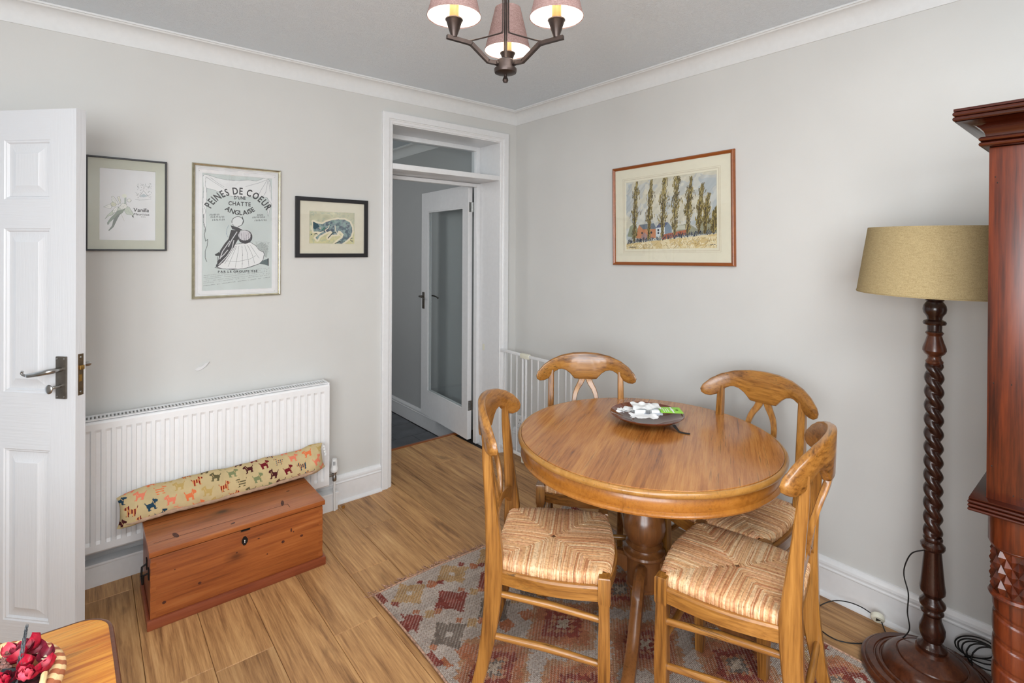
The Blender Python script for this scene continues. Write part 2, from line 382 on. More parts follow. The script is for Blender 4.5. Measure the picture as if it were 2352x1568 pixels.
M['doorpane'] = pane('door_glass', (0.93, 0.95, 0.95, 1))
nt = NT('amber_glass'); nt.b.inputs['Base Color'].default_value = rgb(118, 60, 40); nt.b.inputs['Roughness'].default_value = 0.08
nt.b.inputs['Transmission Weight'].default_value = 0.35; nt.b.inputs['Coat Weight'].default_value = 0.5; M['amber'] = nt.m

# ------------------------------------------------------------------ flat prints painted cell by cell
class Canvas:
    def __init__(s, w_, h_, c=(255, 255, 255)):
        s.w = w_; s.h = h_; s.a = np.ones((h_, w_, 3)) * np.array(c, float)
        s.X, s.Y = np.meshgrid((np.arange(w_) + 0.5) / w_, (np.arange(h_) + 0.5) / h_)
        s.asp = h_ / w_
    def noise(s, sx, sy=None, seed=0, oct=3):
        sy = sy or sx; rs = np.random.RandomState(seed); out = np.zeros((s.h, s.w)); amp = 1; tot = 0
        for k in range(oct):
            gx, gy = int(sx * 2 ** k) + 2, int(sy * 2 ** k) + 2
            g = rs.rand(gy + 1, gx + 1)
            fx = s.X * (gx - 1); fy = s.Y * (gy - 1); ix = fx.astype(int); iy = fy.astype(int); tx = fx - ix; ty = fy - iy
            tx = tx * tx * (3 - 2 * tx); ty = ty * ty * (3 - 2 * ty)
            out += amp * ((g[iy, ix] * (1 - tx) + g[iy, ix + 1] * tx) * (1 - ty) + (g[iy + 1, ix] * (1 - tx) + g[iy + 1, ix + 1] * tx) * ty)
            tot += amp; amp *= 0.5
        return out / tot
    def put(s, mask, c, al=1.0):
        m = np.clip(mask.astype(float) * al, 0, 1)[..., None]; s.a = s.a * (1 - m) + np.array(c, float) * m
    def inside(s, pts):
        ins = np.zeros((s.h, s.w), bool); n = len(pts)
        for i in range(n):
            x1, y1 = pts[i]; x2, y2 = pts[(i + 1) % n]
            if y1 == y2: continue
            c = ((s.Y < y1) != (s.Y < y2)) & (s.X < (x2 - x1) * (s.Y - y1) / (y2 - y1) + x1); ins ^= c
        return ins
    def poly(s, pts, c, al=1.0): m = s.inside(pts); s.put(m, c, al); return m
    def line(s, pts, wd, c, al=1.0):
        m = np.zeros((s.h, s.w), bool)
        for (x1, y1), (x2, y2) in zip(pts, pts[1:]):
            dx, dy = x2 - x1, (y2 - y1) * s.asp; L = dx * dx + dy * dy + 1e-12
            t = np.clip(((s.X - x1) * dx + (s.Y - y1) * s.asp * dy) / L, 0, 1)
            m |= ((s.X - x1 - t * dx) ** 2 + ((s.Y - y1) * s.asp - t * dy) ** 2) < (wd / 2) ** 2
        s.put(m, c, al)
    def ell(s, cx_, cy_, rx, ry, c, al=1.0): m = ((s.X - cx_) / rx) ** 2 + ((s.Y - cy_) / ry) ** 2 < 1; s.put(m, c, al); return m
def lin(a):
    a = np.clip(a / 255.0, 0, 1); return np.where(a <= 0.04045, a / 12.92, ((a + 0.055) / 1.055) ** 2.4)
def grid_mesh(name, P, colors, mat, parent=None, smooth=False):
    """P: (h+1, w+1, 3) points; colors: (h, w, 3) sRGB 0-255 per cell"""
    h_, w_ = P.shape[0] - 1, P.shape[1] - 1
    me = bpy.data.meshes.new(name)
    idx = np.arange((h_ + 1) * (w_ + 1)).reshape(h_ + 1, w_ + 1)
    q = np.stack([idx[:-1, :-1], idx[1:, :-1], idx[1:, 1:], idx[:-1, 1:]], -1).reshape(-1, 4)
    nf = len(q)
    me.vertices.add(P.shape[0] * P.shape[1]); me.vertices.foreach_set('co', P.reshape(-1).astype(np.float32))
    me.loops.add(nf * 4); me.loops.foreach_set('vertex_index', q.reshape(-1).astype(np.int32))
    me.polygons.add(nf); me.polygons.foreach_set('loop_start', np.arange(nf, dtype=np.int32) * 4)
    me.update(calc_edges=True)
    ca = me.color_attributes.new('col', 'FLOAT_COLOR', 'CORNER')
    c = np.ones((nf, 4)); c[:, :3] = lin(colors.reshape(-1, 3)); ca.data.foreach_set('color', np.repeat(c, 4, axis=0).reshape(-1).astype(np.float32))
    me.polygons.foreach_set('use_smooth', [smooth] * nf)
    me.materials.append(mat); me.validate()
    o = bpy.data.objects.new(name, me); col.objects.link(o)
    if parent: o.parent = parent
    return o
def flat_print(name, cv, x0, x1, z0, z1, y, parent):
    X = np.linspace(x0, x1, cv.w + 1); Z = np.linspace(z1, z0, cv.h + 1)
    P = np.zeros((cv.h + 1, cv.w + 1, 3)); P[..., 0] = X[None, :]; P[..., 2] = Z[:, None]; P[..., 1] = y
    return grid_mesh(name, P, cv.a, M['print'], parent)
_gl = {}
def glyph(ch):
    if ch not in _gl:
        cu = bpy.data.curves.new('g', 'FONT'); cu.body = ch; cu.size = 1.0; cu.resolution_u = 3
        ob = bpy.data.objects.new('g', cu); col.objects.link(ob)
        bpy.context.view_layer.update()
        me = bpy.data.meshes.new_from_object(ob.evaluated_get(bpy.context.evaluated_depsgraph_get()))
        vs = [tuple(v_.co) for v_ in me.vertices]; fs = [tuple(p.vertices) for p in me.polygons]
        xs = [v_[0] for v_ in vs] or [0, 0.3]
        _gl[ch] = (vs, fs, min(xs), max(xs))
        bpy.data.objects.remove(ob); bpy.data.meshes.remove(me)
    return _gl[ch]
def letters(mb, text, x, z, size, y, mode='left', arc=None, sx=1.0, gap=0.12, shear=0.0, bold=0.0, fit=None):
    """flat lettering in the XZ plane, optionally centred or on an arc (cx, cz, r, a_mid, dir)"""
    ws = []
    for ch in text:
        if ch == ' ': ws.append(0.32); continue
        g = glyph(ch); ws.append(g[3] - g[2] + gap)
    if fit: sx = fit / (sum(ws) * size)
    tot = sum(ws) * size * sx; p = -tot / 2 if (mode == 'mid' or arc) else 0.0
    for ch, wd in zip(text, ws):
        if ch != ' ':
            vs, fs, a, b = glyph(ch)
            for ofs in ((0, 0),) if bold == 0 else ((0, 0), (bold, 0), (0, bold), (bold, bold)):
                q = [((v_[0] - a + v_[1] * shear + ofs[0]) * size * sx, (v_[1] + ofs[1]) * size) for v_ in vs]
                if arc:
                    cx_, cz_, r, am, dr = arc; th = am - dr * (p + wd * size * sx / 2) / r; hw = (b - a) * size * sx / 2
                    out = []
                    for qx, qz in q:
                        rr = r + dr * qz; ex = (qx - hw)
                        out.append((cx_ + rr * math.cos(th) + dr * ex * math.sin(th), y, cz_ + rr * math.sin(th) - dr * ex * math.cos(th)))
                else: out = [(x + p + qx, y, z + qz) for qx, qz in q]
                mb.add(out, fs); y -= 0.00002
        p += wd * size * sx
BULB = 19.0
nt = NT('lit_bulb'); nt.b.inputs['Emission Color'].default_value = (1.0, 0.86, 0.66, 1); nt.b.inputs['Emission Strength'].default_value = 12.0; nt.b.inputs['Base Color'].default_value = (1, 1, 1, 1); M['bulb'] = nt.m
for ch in "PEINSDCOURUN'CHATTEANGLAISEVanillaMauritiusBRLKFTXYabcdehk.1234567890": glyph(ch)
# ================================================================== SETTING
H = 2.48
WX, SY = -4.05, -4.32       # west and south walls
def struct(o, label=None): o['kind'] = 'structure'; return tag(o, label)
# ceiling
struct(MB().box(WX - .1, 0.0, SY - .1, 0.0, H, H + .05).build('ceiling', M['ceiling'], smooth=False))
# left wall (plane y = 0) with the doorway of the hall and the doorway of the open panel door
DX0, DX1, DZ = -1.0, -0.157, 2.24
E0, E1 = -3.71, -2.985
b = MB()
b.box(WX, E0, 0, .23, -.02, H); b.box(E1, DX0 - .004, 0, .23, -.02, H); b.box(E0, E1, 0, .23, 2.0, H); b.box(DX0 - .004, DX1 + .012, 0, .23, DZ + .012, H); b.box(DX1 + .012, 0.0, 0, .23, -.25, H)
wl = struct(b.build('wall_left', M['wall'], smooth=False))
fl = MB()
pts = [(-2.045, .874), (-2.035, .865), (-2.015, .87), (-1.998, .884), (-1.985, .905), (-2.0, .9), (-2.012, .888), (-2.03, .884)]
fl.prism(pts, -.0015, -.006, warp=lambda p: (p[0] + (-0.004 if p[1] < -.004 else 0), p[1] - 0.008 * max(0, (p[2] - .87) / .03), p[2]))
tag(fl.build('peeling_wallpaper', M['paper'], wl), 'torn curl of wallpaper')
struct(MB().box(0, .15, SY - .1, 2.6, -.25, H + .02).build('wall_right', M['wall'], smooth=False))
b = MB(); wy0, wy1, wz0, wz1 = -3.95, -2.75, .88, 2.22
b.box(WX, 0, SY - .1, SY, -.02, wz0); b.box(WX, 0, SY - .1, SY, wz1, H); b.box(WX, wy0, SY - .1, SY, wz0, wz1); b.box(wy1, 0, SY - .1, SY, wz0, wz1)
struct(b.build('wall_back', M['wall'], smooth=False))
b = MB(); b.box(WX - .1, WX, SY - .1, 0, -.02, .85); b.box(WX - .1, WX, SY - .1, 0, 2.15, H); b.box(WX - .1, WX, SY - .1, -4.0, .85, 2.15); b.box(WX - .1, WX, -2.7, .23, .85, 2.15)
struct(b.build('wall_west', M['wall'], smooth=False))
for i, (axis, a0, a1, z0, z1, pos) in enumerate((('x', wy0, wy1, wz0, wz1, SY - .05), ('y', -4.0, -2.7, .85, 2.15, WX - .05))):  # second (west) window is added to carry the side fill, out of view
    m_ = None if axis == 'x' else Matrix.Rotation(-PI / 2, 4, 'Z')
    r = bpy.data.objects.new('window_%d' % (i + 1), None); col.objects.link(r); r['kind'] = 'structure'
    f = MB(); wd = .05
    def bar(p0, p1, q0, q1):
        if axis == 'x': f.box(p0, p1, pos - .03, pos + .03, q0, q1)
        else: f.box(pos - .03, pos + .03, p0, p1, q0, q1)
    bar(a0, a0 + wd, z0, z1); bar(a1 - wd, a1, z0, z1); bar(a0 + wd, a1 - wd, z0, z0 + wd); bar(a0 + wd, a1 - wd, z1 - wd, z1); mid = (a0 + a1) / 2; bar(mid - .025, mid + .025, z0 + wd, z1 - wd)
    f.build('window_frame', M['gloss'], r, smooth=False)
# coving
def sweep_open(prof, p0, p1, name, mat, inward, kind=True, parent=None, e0=0.0, e1=0.0):
    """prof: (out, z) pairs swept from p0 to p1 along a wall; inward = unit vector into the room; e0/e1 = mitre slope"""
    d = Vector(p1) - Vector(p0); L = d.length; d.normalize(); inn = Vector(inward); secs = []
    for base, sgn, e in ((Vector(p0), 1, e0), (Vector(p1), -1, e1)):
        secs.append([tuple(base + inn * o_ + Vector((0, 0, z_)) + d * sgn * e * o_) for o_, z_ in prof])
    o = MB().loft(secs, closed=True).build(name, mat, parent, ang=25)
    if kind: o['kind'] = 'structure'
    return o
cov = [(0, -.092), (.004, -.092), (.006, -.086)] + [(.006 + .052 * (1 - math.cos(t)) , -.086 + .072 * math.sin(t)) for t in [PI / 2 * k / 8 for k in range(1, 9)]] + [(.062, -.008), (.068, -.008), (.068, 0), (0, 0)]
for i, (p0, p1, inn, e0, e1) in enumerate((((WX, 0, H), (0, 0, H), (0, -1, 0), 0, 1), ((0, 0, H), (0, SY, H), (-1, 0, 0), 1, 1), ((0, SY, H), (WX, SY, H), (0, 1, 0), 1, 0))):
    sweep_open(cov, p0, p1, 'trim_%d' % (i + 1), M['coving'], inn, e0=e0, e1=e1)
# skirting
sk = [(0, 0), (.034, 0), (.033, .006), (.028, .013), (.018, .017), (.018, .112), (.022, .116), (.022, .120), (.018, .124), (.018, .128), (.02, .134), (.018, .143), (.011, .150), (.007, .157), (0, .158)]
sk_np = [(0, 0), (.018, 0), (.018, .112), (.022, .116), (.022, .120), (.018, .124), (.018, .128), (.02, .134), (.018, .143), (.011, .150), (.007, .157), (0, .158)]
sweep_open(sk, (-2.9, 0, 0), (-1.072, 0, 0), 'baseboard_left', M['gloss'], (0, -1, 0))
sweep_open(sk, (0, -.001, 0), (0, SY, 0), 'baseboard_right', M['gloss'], (-1, 0, 0))
sweep_open(sk, (0, SY, 0), (WX, SY, 0), 'baseboard_back', M['gloss'], (0, 1, 0))
# boxed-in pipes along the left wall
o = MB().box(-2.75, -1.362, -.078, -.0235, 0.0, .088).box(-2.755, -1.357, -.082, -.0235, .088, .100, bev=.002).build('trim_4', M['gloss']); struct(o)
# architraves and linings
def architrave(name, x0, x1, ztop, wd=.07, y=0.0, parent=None):
    pr = [(0, 0), (0, .022), (.004, .024), (.038, .024), (.041, .019), (.045, .019), (.049, .015), (.062, .013), (.066, .008), (wd, .007), (wd, 0)]
    b = MB()
    def run(corners):
        secs = []
        for P, dirv in corners:
            secs.append([tuple(Vector(P) + Vector(dirv) * (wd - w_) + Vector((0, -1, 0)) * o_) for w_, o_ in pr])
        b.loft(secs)
    run([((x0, y, 0), (-1, 0, 0)), ((x0, y, ztop), (-1, 0, 1)), ((x1, y, ztop), (1, 0, 1)), ((x1, y, 0), (1, 0, 0))])
    return struct(b.build(name, M['gloss'], ang=25))
architrave('trim_5', DX0, DX1, DZ)
architrave('trim_6', E0, E1, 2.0)
# lining of the hall doorway (door frame, head, transom shelf and stops)
lin_ = MB()
lin_.box(DX0 - .004, DX0, .0005, .30, 0, DZ + .012).box(DX1, DX1 + .012, .0005, .30, -.2, DZ + .012).box(DX0, DX1, .0005, .30, DZ, DZ + .012)
struct(lin_.build('door_frame', M['gloss'], smooth=False)).name = 'trim_7'
f = MB()
f.box(DX0, DX0 + .03, .235, .30, 0, DZ - .0, bev=.002); f.box(DX1 - .028, DX1, .235, .275, 0, 1.965, bev=.002); f.box(DX1 - .035, DX1, .235, .30, 2.0, DZ, bev=.002)
f.box(DX0 + .03, DX1 - .035, .235, .30, DZ - .03, DZ, bev=.002); f.box(DX0 + .03, DX1 - .028, .235, .275, 1.94, 1.965, bev=.002)
struct(f.build('trim_8', M['gloss']))
struct(MB().box(DX0, DX1, -.004, .30, 1.967, 2.002, bev=.003).build('trim_9', M['gloss']))
fan = tag(MB().box(DX0 + .032, DX1 - .037, .262, .266, 2.004, DZ - .032).build('window_3', M['doorpane'], smooth=False)); struct(fan)
# ------------------------------------------------------------------ floor of single planks
floor = struct(MB().box(WX, 0, SY, .53, -.05, -.0125).build('floor', M['dark'], smooth=False))
cache = {}
def plank(x0, x1, y0, y1):
    k = (round(x1 - x0, 3), round(y1 - y0, 3))
    g = .0007
    if k not in cache:
        a, c_ = k[0] / 2 - g, k[1] / 2 - g * .6; t = .0016
        secs = [[(-a, -c_, -.0124), (a, -c_, -.0124), (a, c_, -.0124), (-a, c_, -.0124)], [(-a, -c_, -t), (a, -c_, -t), (a, c_, -t), (-a, c_, -t)], [(-a + t, -c_ + t, 0), (a - t, -c_ + t, 0), (a - t, c_ - t, 0), (-a + t, c_ - t, 0)]]
        o = MB().loft(secs).build('plank', M['plank'], floor, smooth=False); cache[k] = o.data
    else:
        o = bpy.data.objects.new('plank', cache[k]); col.objects.link(o); o.parent = floor
    o.location = ((x0 + x1) / 2, (y0 + y1) / 2, 0)
rs = random.Random(3); joints = {0: -.36, -1: -.69, -2: -1.01, -3: -.35, 1: -.02, 2: .3, 3: -.55, 4: .1, 5: -.8, 6: -.25}
for k in range(-13, 9):
    x0 = max(-1.35 + .19 * k, WX + .005); x1 = min(-1.35 + .19 * (k + 1), -.004)
    if x1 - x0 < .02: continue
    ymax = .505 if (x0 >= DX0 - .0001 and x1 <= DX1 + .06) else (-.003)
    j0 = joints.get(k, rs.uniform(-1.2, 0)); cuts = [j0 - 1.28 * q for q in range(-2, 5)]
    seg = [ymax] + [c_ for c_ in cuts if SY + .006 < c_ < ymax - .02] + [SY + .006]
    xx0, xx1 = x0, x1
    for a_, b_ in zip(seg, seg[1:]):
        if a_ > -.003 and b_ < -.003 and ymax > 0 : pass
        plank(xx0, min(xx1, DX1 - .001) if (a_ > 0 and xx1 > DX1) else xx1, b_, a_)
# slivers of floor inside the doorway beside whole planks, and the nosing
struct(MB().box(-.999, -.978, 0, .505, -.0124, 0).build('trim_10', M['plank'], smooth=False))
struct(MB().box(-1.04, -.05, .506, .535, -.2, .004, bev=.004).build('trim_11', M['teakframe']))
# ------------------------------------------------------------------ hall beyond
HZ = -.205
hf = struct(MB().box(-2.2, 0, .535, 2.6, HZ - .05, HZ - .011).build('floor_hall', M['grout'], smooth=False))
ty = .55
tile_me = None
for i in range(6):
    for j in range(7):
        y0 = .56 + i * .32; x1 = -.04 - j * .32 + (.16 if i % 2 else 0)
        x0 = x1 - .316; xx1 = min(x1, -.036)
        if tile_me is None or xx1 != x1:
            o = MB().box(-(xx1 - x0) / 2, (xx1 - x0) / 2, -.158, .158, -.01, 0, bev=.0015).build('tile', M['tile'], hf)
            if xx1 == x1: tile_me = o.data
        else:
            o = bpy.data.objects.new('tile', tile_me); col.objects.link(o); o.parent = hf
        o.location = ((x0 + xx1) / 2, y0 + .158, HZ)
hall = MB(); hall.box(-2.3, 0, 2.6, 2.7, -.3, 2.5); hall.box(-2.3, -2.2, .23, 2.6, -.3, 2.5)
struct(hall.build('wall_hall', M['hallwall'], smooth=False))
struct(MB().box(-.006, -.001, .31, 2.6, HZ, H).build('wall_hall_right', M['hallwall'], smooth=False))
struct(MB().box(-2.3, 0, .23, 2.7, H, H + .05).build('ceiling_hall', M['ceiling'], smooth=False))
sweep_open(cov, (-.006, .31, H), (-.006, 2.6, H), 'trim_12', M['coving'], (-1, 0, 0))
sweep_open(sk_np, (-.006, .54, HZ), (-.006, 2.6, HZ), 'baseboard_hall', M['gloss'], (-1, 0, 0))

# ================================================================== DOORS
def panel_mesh(w_, h_, y):
    """moulded raised panel: ogee down into the skin, raised field"""
    lv = [(0, 0), (.004, .0035), (.008, .0035), (.013, .010), (.022, .010), (.047, .0018), (.05, .0)]
    secs = []
    for ins, dep in lv:
        secs.append([(ins, y + dep, ins), (w_ - ins, y + dep, ins), (w_ - ins, y + dep, h_ - ins), (ins, y + dep, h_ - ins)])
    b = MB(); b.loft(secs, cap=False)
    q = secs[-1]; b.add(q, [(0, 1, 2, 3)])
    return b
az = math.radians(133.3) - PI       # local +X runs from hinge to free edge
dw, dh, th = .70, 1.965, .038
P0 = Vector((-2.488, -.501, 0)); dirv = Vector((math.cos(az), math.sin(az), 0))
hinge = P0 - dirv * dw
d1 = bpy.data.objects.new('door_1', None); col.objects.link(d1); d1['kind'] = 'structure'
d1.location = (hinge.x, hinge.y, .006); d1.rotation_euler = (0, 0, az)
tag(d1, 'open white six-panel internal door with a lever handle beside the radiator')
# camera-side face is local y = 0 (the body extends to +y)
st, mid = .106, .10; pw = (dw - 2 * st - mid) / 2
zs = [(.088, .722), (.930, 1.532), (1.638, 1.856)]
fr = MB(); fr.box(0, st, 0, th, 0, dh).box(dw - st, dw, 0, th, 0, dh)
for a_, b_ in zs: fr.box(st + pw, st + pw + mid, 0, th, a_, b_)
fr.build('door_stiles', M['door'], d1, smooth=False)
fr = MB()
for a_, b_ in ((0, zs[0][0]), (zs[0][1], zs[1][0]), (zs[1][1], zs[2][0]), (zs[2][1], dh)): fr.box(st, dw - st, 0, th, a_, b_)
fr.build('door_rails', M['door_rail'], d1, smooth=False)
for a_, b_ in zs:
    for x_ in (st, st + pw + mid):
        b = panel_mesh(pw, b_ - a_, 0.0)
        b.box(.001, pw - .001, .011, th, .001, b_ - a_ - .001)
        b.build('door_panel', M['door'], d1, ang=20, loc=(x_, 0, a_))
hp = tag(MB().box(dw - .075, dw - .033, -.007, 0, .915, 1.068, bev=.0015).build('handle_plate', M['pewter'], d1), 'dark pewter backplate')
for x_ in (dw - .068, dw - .040):
    for z_ in (.923, 1.060):
        MB().lathe([(.0035, 0), (.003, .0012), (.0, .0016)], 10, m=Matrix.Translation((x_, -.007, z_)) @ Matrix.Rotation(PI / 2, 4, 'X')).build('screw', M['chrome'], hp)
lv = MB(); hx = dw - .054
path = spline([(hx, -.006, 1.022), (hx, -.03, 1.022), (hx - .008, -.045, 1.021), (hx - .03, -.05, 1.016), (hx - .06, -.05, 1.010), (hx - .088, -.05, 1.006), (hx - .1, -.05, 1.0075), (hx - .107, -.051, 1.014), (hx - .104, -.051, 1.021)], 6)
rad = [max(.0042, .010 - .004 * abs(i / len(path) * 2 - .5)) if i < 30 else .0045 for i in range(len(path))]
lv.tube(path, rad, 12)
tag(lv.build('lever_handle', M['chrome'], d1), 'scrolled brushed lever')
tn = MB(); tn.tube([(hx, -.006, .962), (hx, -.028, .962), (hx - .004, -.034, .961)], [.006, .0055, .005], 10)
tn.sphere((hx - .012, -.038, .957), (.015, .005, .017), 16, 10)
tag(tn.build('thumb_turn', M['chrome'], d1), 'oval thumb turn')
lp = tag(MB().box(dw, dw + .0012, .009, .029, .925, 1.075).build('lock_plate', M['bronze'], d1, smooth=False), 'brown lock faceplate on the door edge')
MB().box(dw + .001, dw + .010, .012, .026, 1.018, 1.034, bev=.002).build('latch', M['brass'], lp)
MB().box(dw + .001, dw + .002, .013, .023, .975, 1.0).build('keep_slot', M['brass'], lp, smooth=False)
for z_ in (1.063, .937):
    MB().lathe([(.004, 0), (.003, .001), (0, .0014)], 10, m=Matrix.Translation((dw + .0012, .019, z_)) @ Matrix.Rotation(PI / 2, 4, 'Y')).build('screw', M['chrome'], lp)
bk = MB().tube([(hx, th, 1.022), (hx, th + .035, 1.022), (hx + .015, th + .05, 1.022), (hx - .03, th + .055, 1.02)], [.008, .008, .008, .006], 12); bk.build('rear_lever', M['chrome'], d1)

# glazed hall door, hinged at the right of the doorway and opened away
hx0, hy0 = -.178, .308; fx0, fy0 = -.124, 1.11
az2 = math.atan2(fy0 - hy0, fx0 - hx0); w2 = math.hypot(fx0 - hx0, fy0 - hy0)
d2 = bpy.data.objects.new('door_2', None); col.objects.link(d2); d2['kind'] = 'structure'
d2.location = (hx0, hy0, .016); d2.rotation_euler = (0, 0, az2)
tag(d2, 'white glazed hall door opened away from the doorway')
g0, g1, gz0, gz1 = .075, w2 - .115, .215, 1.78; th2 = .036; D2 = 1.945
fr = MB(); fr.box(0, g0, -.0, th2, 0, D2).box(g1, w2, 0, th2, 0, D2).box(g0, g1, 0, th2, 0, gz0).box(g0, g1, 0, th2, gz1, D2)
fr.build('door_stiles', M['gloss'], d2, smooth=False)
bd = MB()
for yy in (0.0, th2 - .01):
    bd.box(g0, g0 + .012, yy, yy + .01, gz0, gz1, bev=.003).box(g1 - .012, g1, yy, yy + .01, gz0, gz1, bev=.003).box(g0 + .012, g1 - .012, yy, yy + .01, gz0, gz0 + .012, bev=.003).box(g0 + .012, g1 - .012, yy, yy + .01, gz1 - .012, gz1, bev=.003)
bd.build('glazing_bead', M['gloss'], d2)
MB().box(g0 + .001, g1 - .001, .016, .020, gz0 + .001, gz1 - .001).build('glass_pane', M['doorpane'], d2, smooth=False)
for side in (1, -1):
    yy = th2 if side == 1 else 0
    hp = MB().box(w2 - .065, w2 - .03, yy, yy + .007 * side, .93, 1.075, bev=.001).build('handle_plate', M['pewter'], d2)
    MB().tube([(w2 - .047, yy, 1.04), (w2 - .047, yy + .045 * side, 1.04), (w2 - .06, yy + .05 * side, 1.04), (w2 - .12, yy + .05 * side, 1.035), (w2 - .15, yy + .05 * side, 1.022), (w2 - .155, yy + .05 * side, 1.03)], [.007, .007, .007, .005, .005, .005], 10).build('lever_handle', M['pewter'], d2)
for z_ in (.22, 1.74):
    hg = MB().box(-.0016, 0, .001, .030, z_, z_ + .075).box(-.016, -.001, -.0015, 0, z_, z_ + .075)
    hg.tube([(-.001, -.004, z_), (-.001, -.004, z_ + .075)], .0045, 8)
    for q in range(3):
        for sx_ in (.012, .022): hg.sphere((-.0018, sx_, z_ + .012 + q * .025), .002, 6, 4)
    hg.build('hinge', M['chrome'], d2)
# ================================================================== DINING CHAIRS
def make_chair():
    """local frame: front is +X, floor at z = 0"""
    t = thing('dining_chair', 'x', 'chair')
    hz = .462
    XF, YF, XR, YR = .168, .195, -.178, .172
    for s_ in (-1, 1):
        # front leg: square block on top, slender below
        secs = []
        for z_, hw in ((0, .0135), (.04, .0145), (.20, .0185), (.33, .0165), (.385, .0155), (.395, .0185), (.466, .0185), (.470, .016)):
            secs.append([(XF + a_ * hw, s_ * YF + b_ * hw, z_) for a_, b_ in ((1, 1), (-1, 1), (-1, -1), (1, -1))])
        MB().loft(secs).build('leg', M['honeyZ'], t, ang=50)
        # rear leg sweeping up to the crest
        prof = spline([(-.250, 0, 0), (-.212, 0, .14), (-.186, 0, .30), (XR, 0, .44), (-.180, 0, .52), (-.192, 0, .66), (-.204, 0, .79), (-.209, 0, .868)], 5)
        dep = spline([(.018, 0, 0), (.021, 0, 0), (.026, 0, 0), (.029, 0, 0), (.025, 0, 0), (.018, 0, 0), (.0145, 0, 0), (.0105, 0, 0)], 5)
        wid = spline([(.014, 0, 0), (.015, 0, 0), (.016, 0, 0), (.017, 0, 0), (.016, 0, 0), (.0145, 0, 0), (.014, 0, 0), (.013, 0, 0)], 5)
        secs = []
        for p, d_, w_ in zip(prof, dep, wid):
            yy = s_ * (YR - .004 * max(0, (p.z - .45) / .4)); c_ = .004
            q = [(1, 1), (-1, 1), (-1, -1), (1, -1)]; sec = []
            for a_, b_ in q:
                if a_ * b_ > 0: sec += [(p.x + a_ * d_.x, yy + b_ * (w_.x - c_), p.z), (p.x + a_ * (d_.x - c_), yy + b_ * w_.x, p.z)]
                else: sec += [(p.x + a_ * (d_.x - c_), yy + b_ * w_.x, p.z), (p.x + a_ * d_.x, yy + b_ * (w_.x - c_), p.z)]
            secs.append(sec)
        MB().loft(secs).build('leg', M['honeyZ'], t, ang=30)
        # curved side board of the seat
        n = 10; secs = []
        for i in range(n + 1):
            u = i / n; x_ = XR + .026 + (XF - .018 - XR - .026) * u; y_ = YR + (YF - YR) * u + .016 * math.sin(PI * u)
            zz = .004 * (1 - u)
            secs.append([(x_, s_ * (y_ - .006), .396 + zz), (x_, s_ * (y_ + .012), .396 + zz), (x_, s_ * (y_ + .013), .434 + zz), (x_, s_ * (y_ + .009), .440 + zz), (x_, s_ * (y_ - .006), .440 + zz)])
        MB().loft(secs).build('seat_rail', M['honeyX'], t, ang=30)
        for z0_, z1_ in ((.365, .332), (.228, .196)):
            xr = -.18 if z0_ > .3 else -.20
            path = [(xr, s_ * (YR), z0_), (xr * .3 + XF * .3, s_ * (YR + (YF - YR) * .35), z0_ + (z1_ - z0_) * .4), (XF, s_ * YF, z1_)]
            MB().tube([path[0], path[1], path[2]], [.0095, .0118, .0095], 12).build('stretcher', M['honeyX'], t)
    # front and rear boards (front one bows out)
    n = 10; secs = []
    for i in range(n + 1):
        u = i / n; y_ = -YF + .018 + (2 * YF - .036) * u; x_ = XF + .034 * math.sin(PI * u)
        secs.append([(x_ - .006, y_, .398), (x_ + .011, y_, .398), (x_ + .012, y_, .436), (x_ + .008, y_, .441), (x_ - .006, y_, .441)])
    MB().loft(secs).build('seat_rail', M['honeyY'], t, ang=30)
    MB().box(XR - .008, XR + .012, -YR + .016, YR - .016, .402, .438, bev=.003).build('seat_rail', M['honeyY'], t)
    MB().tube([(-.206, -YR, .215), (-.206, 0, .215), (-.206, YR, .215)], [.009, .0115, .009], 12).build('stretcher', M['honeyY'], t)
    MB().tube([(XF, -YF, .265), (XF, 0, .265), (XF, YF, .265)], [.009, .0115, .009], 12).build('stretcher', M['honeyY'], t)
    # rush seat: every strand runs in from one rail, turns at the diagonal and leaves over the next
    vs_all = MB(); cols = []; rr = random.Random(5)
    SX, SYs = .152, -.160
    def pos(sx_, sy_, a_, b_):
        # corner quadrant: a along depth (0 at the front/rear rail, 1 at the centre), b along width (0 at the side rail)
        xe = XF + .006 if sx_ > 0 else XR - .004
        xc = -.004
        x_ = xe + (xc - xe) * a_
        u = (x_ - XR) / (XF - XR)
        yhw = YR - .012 + (YF - YR) * u + .016 * math.sin(PI * min(1, max(0, u))) + .006
        bow = .024 * math.sin(PI / 2 * min(1, max(0, b_))) * max(0, 1 - a_) if sx_ > 0 else 0
        return x_ + bow, sy_ * yhw * (1 - b_)
    NS = 50
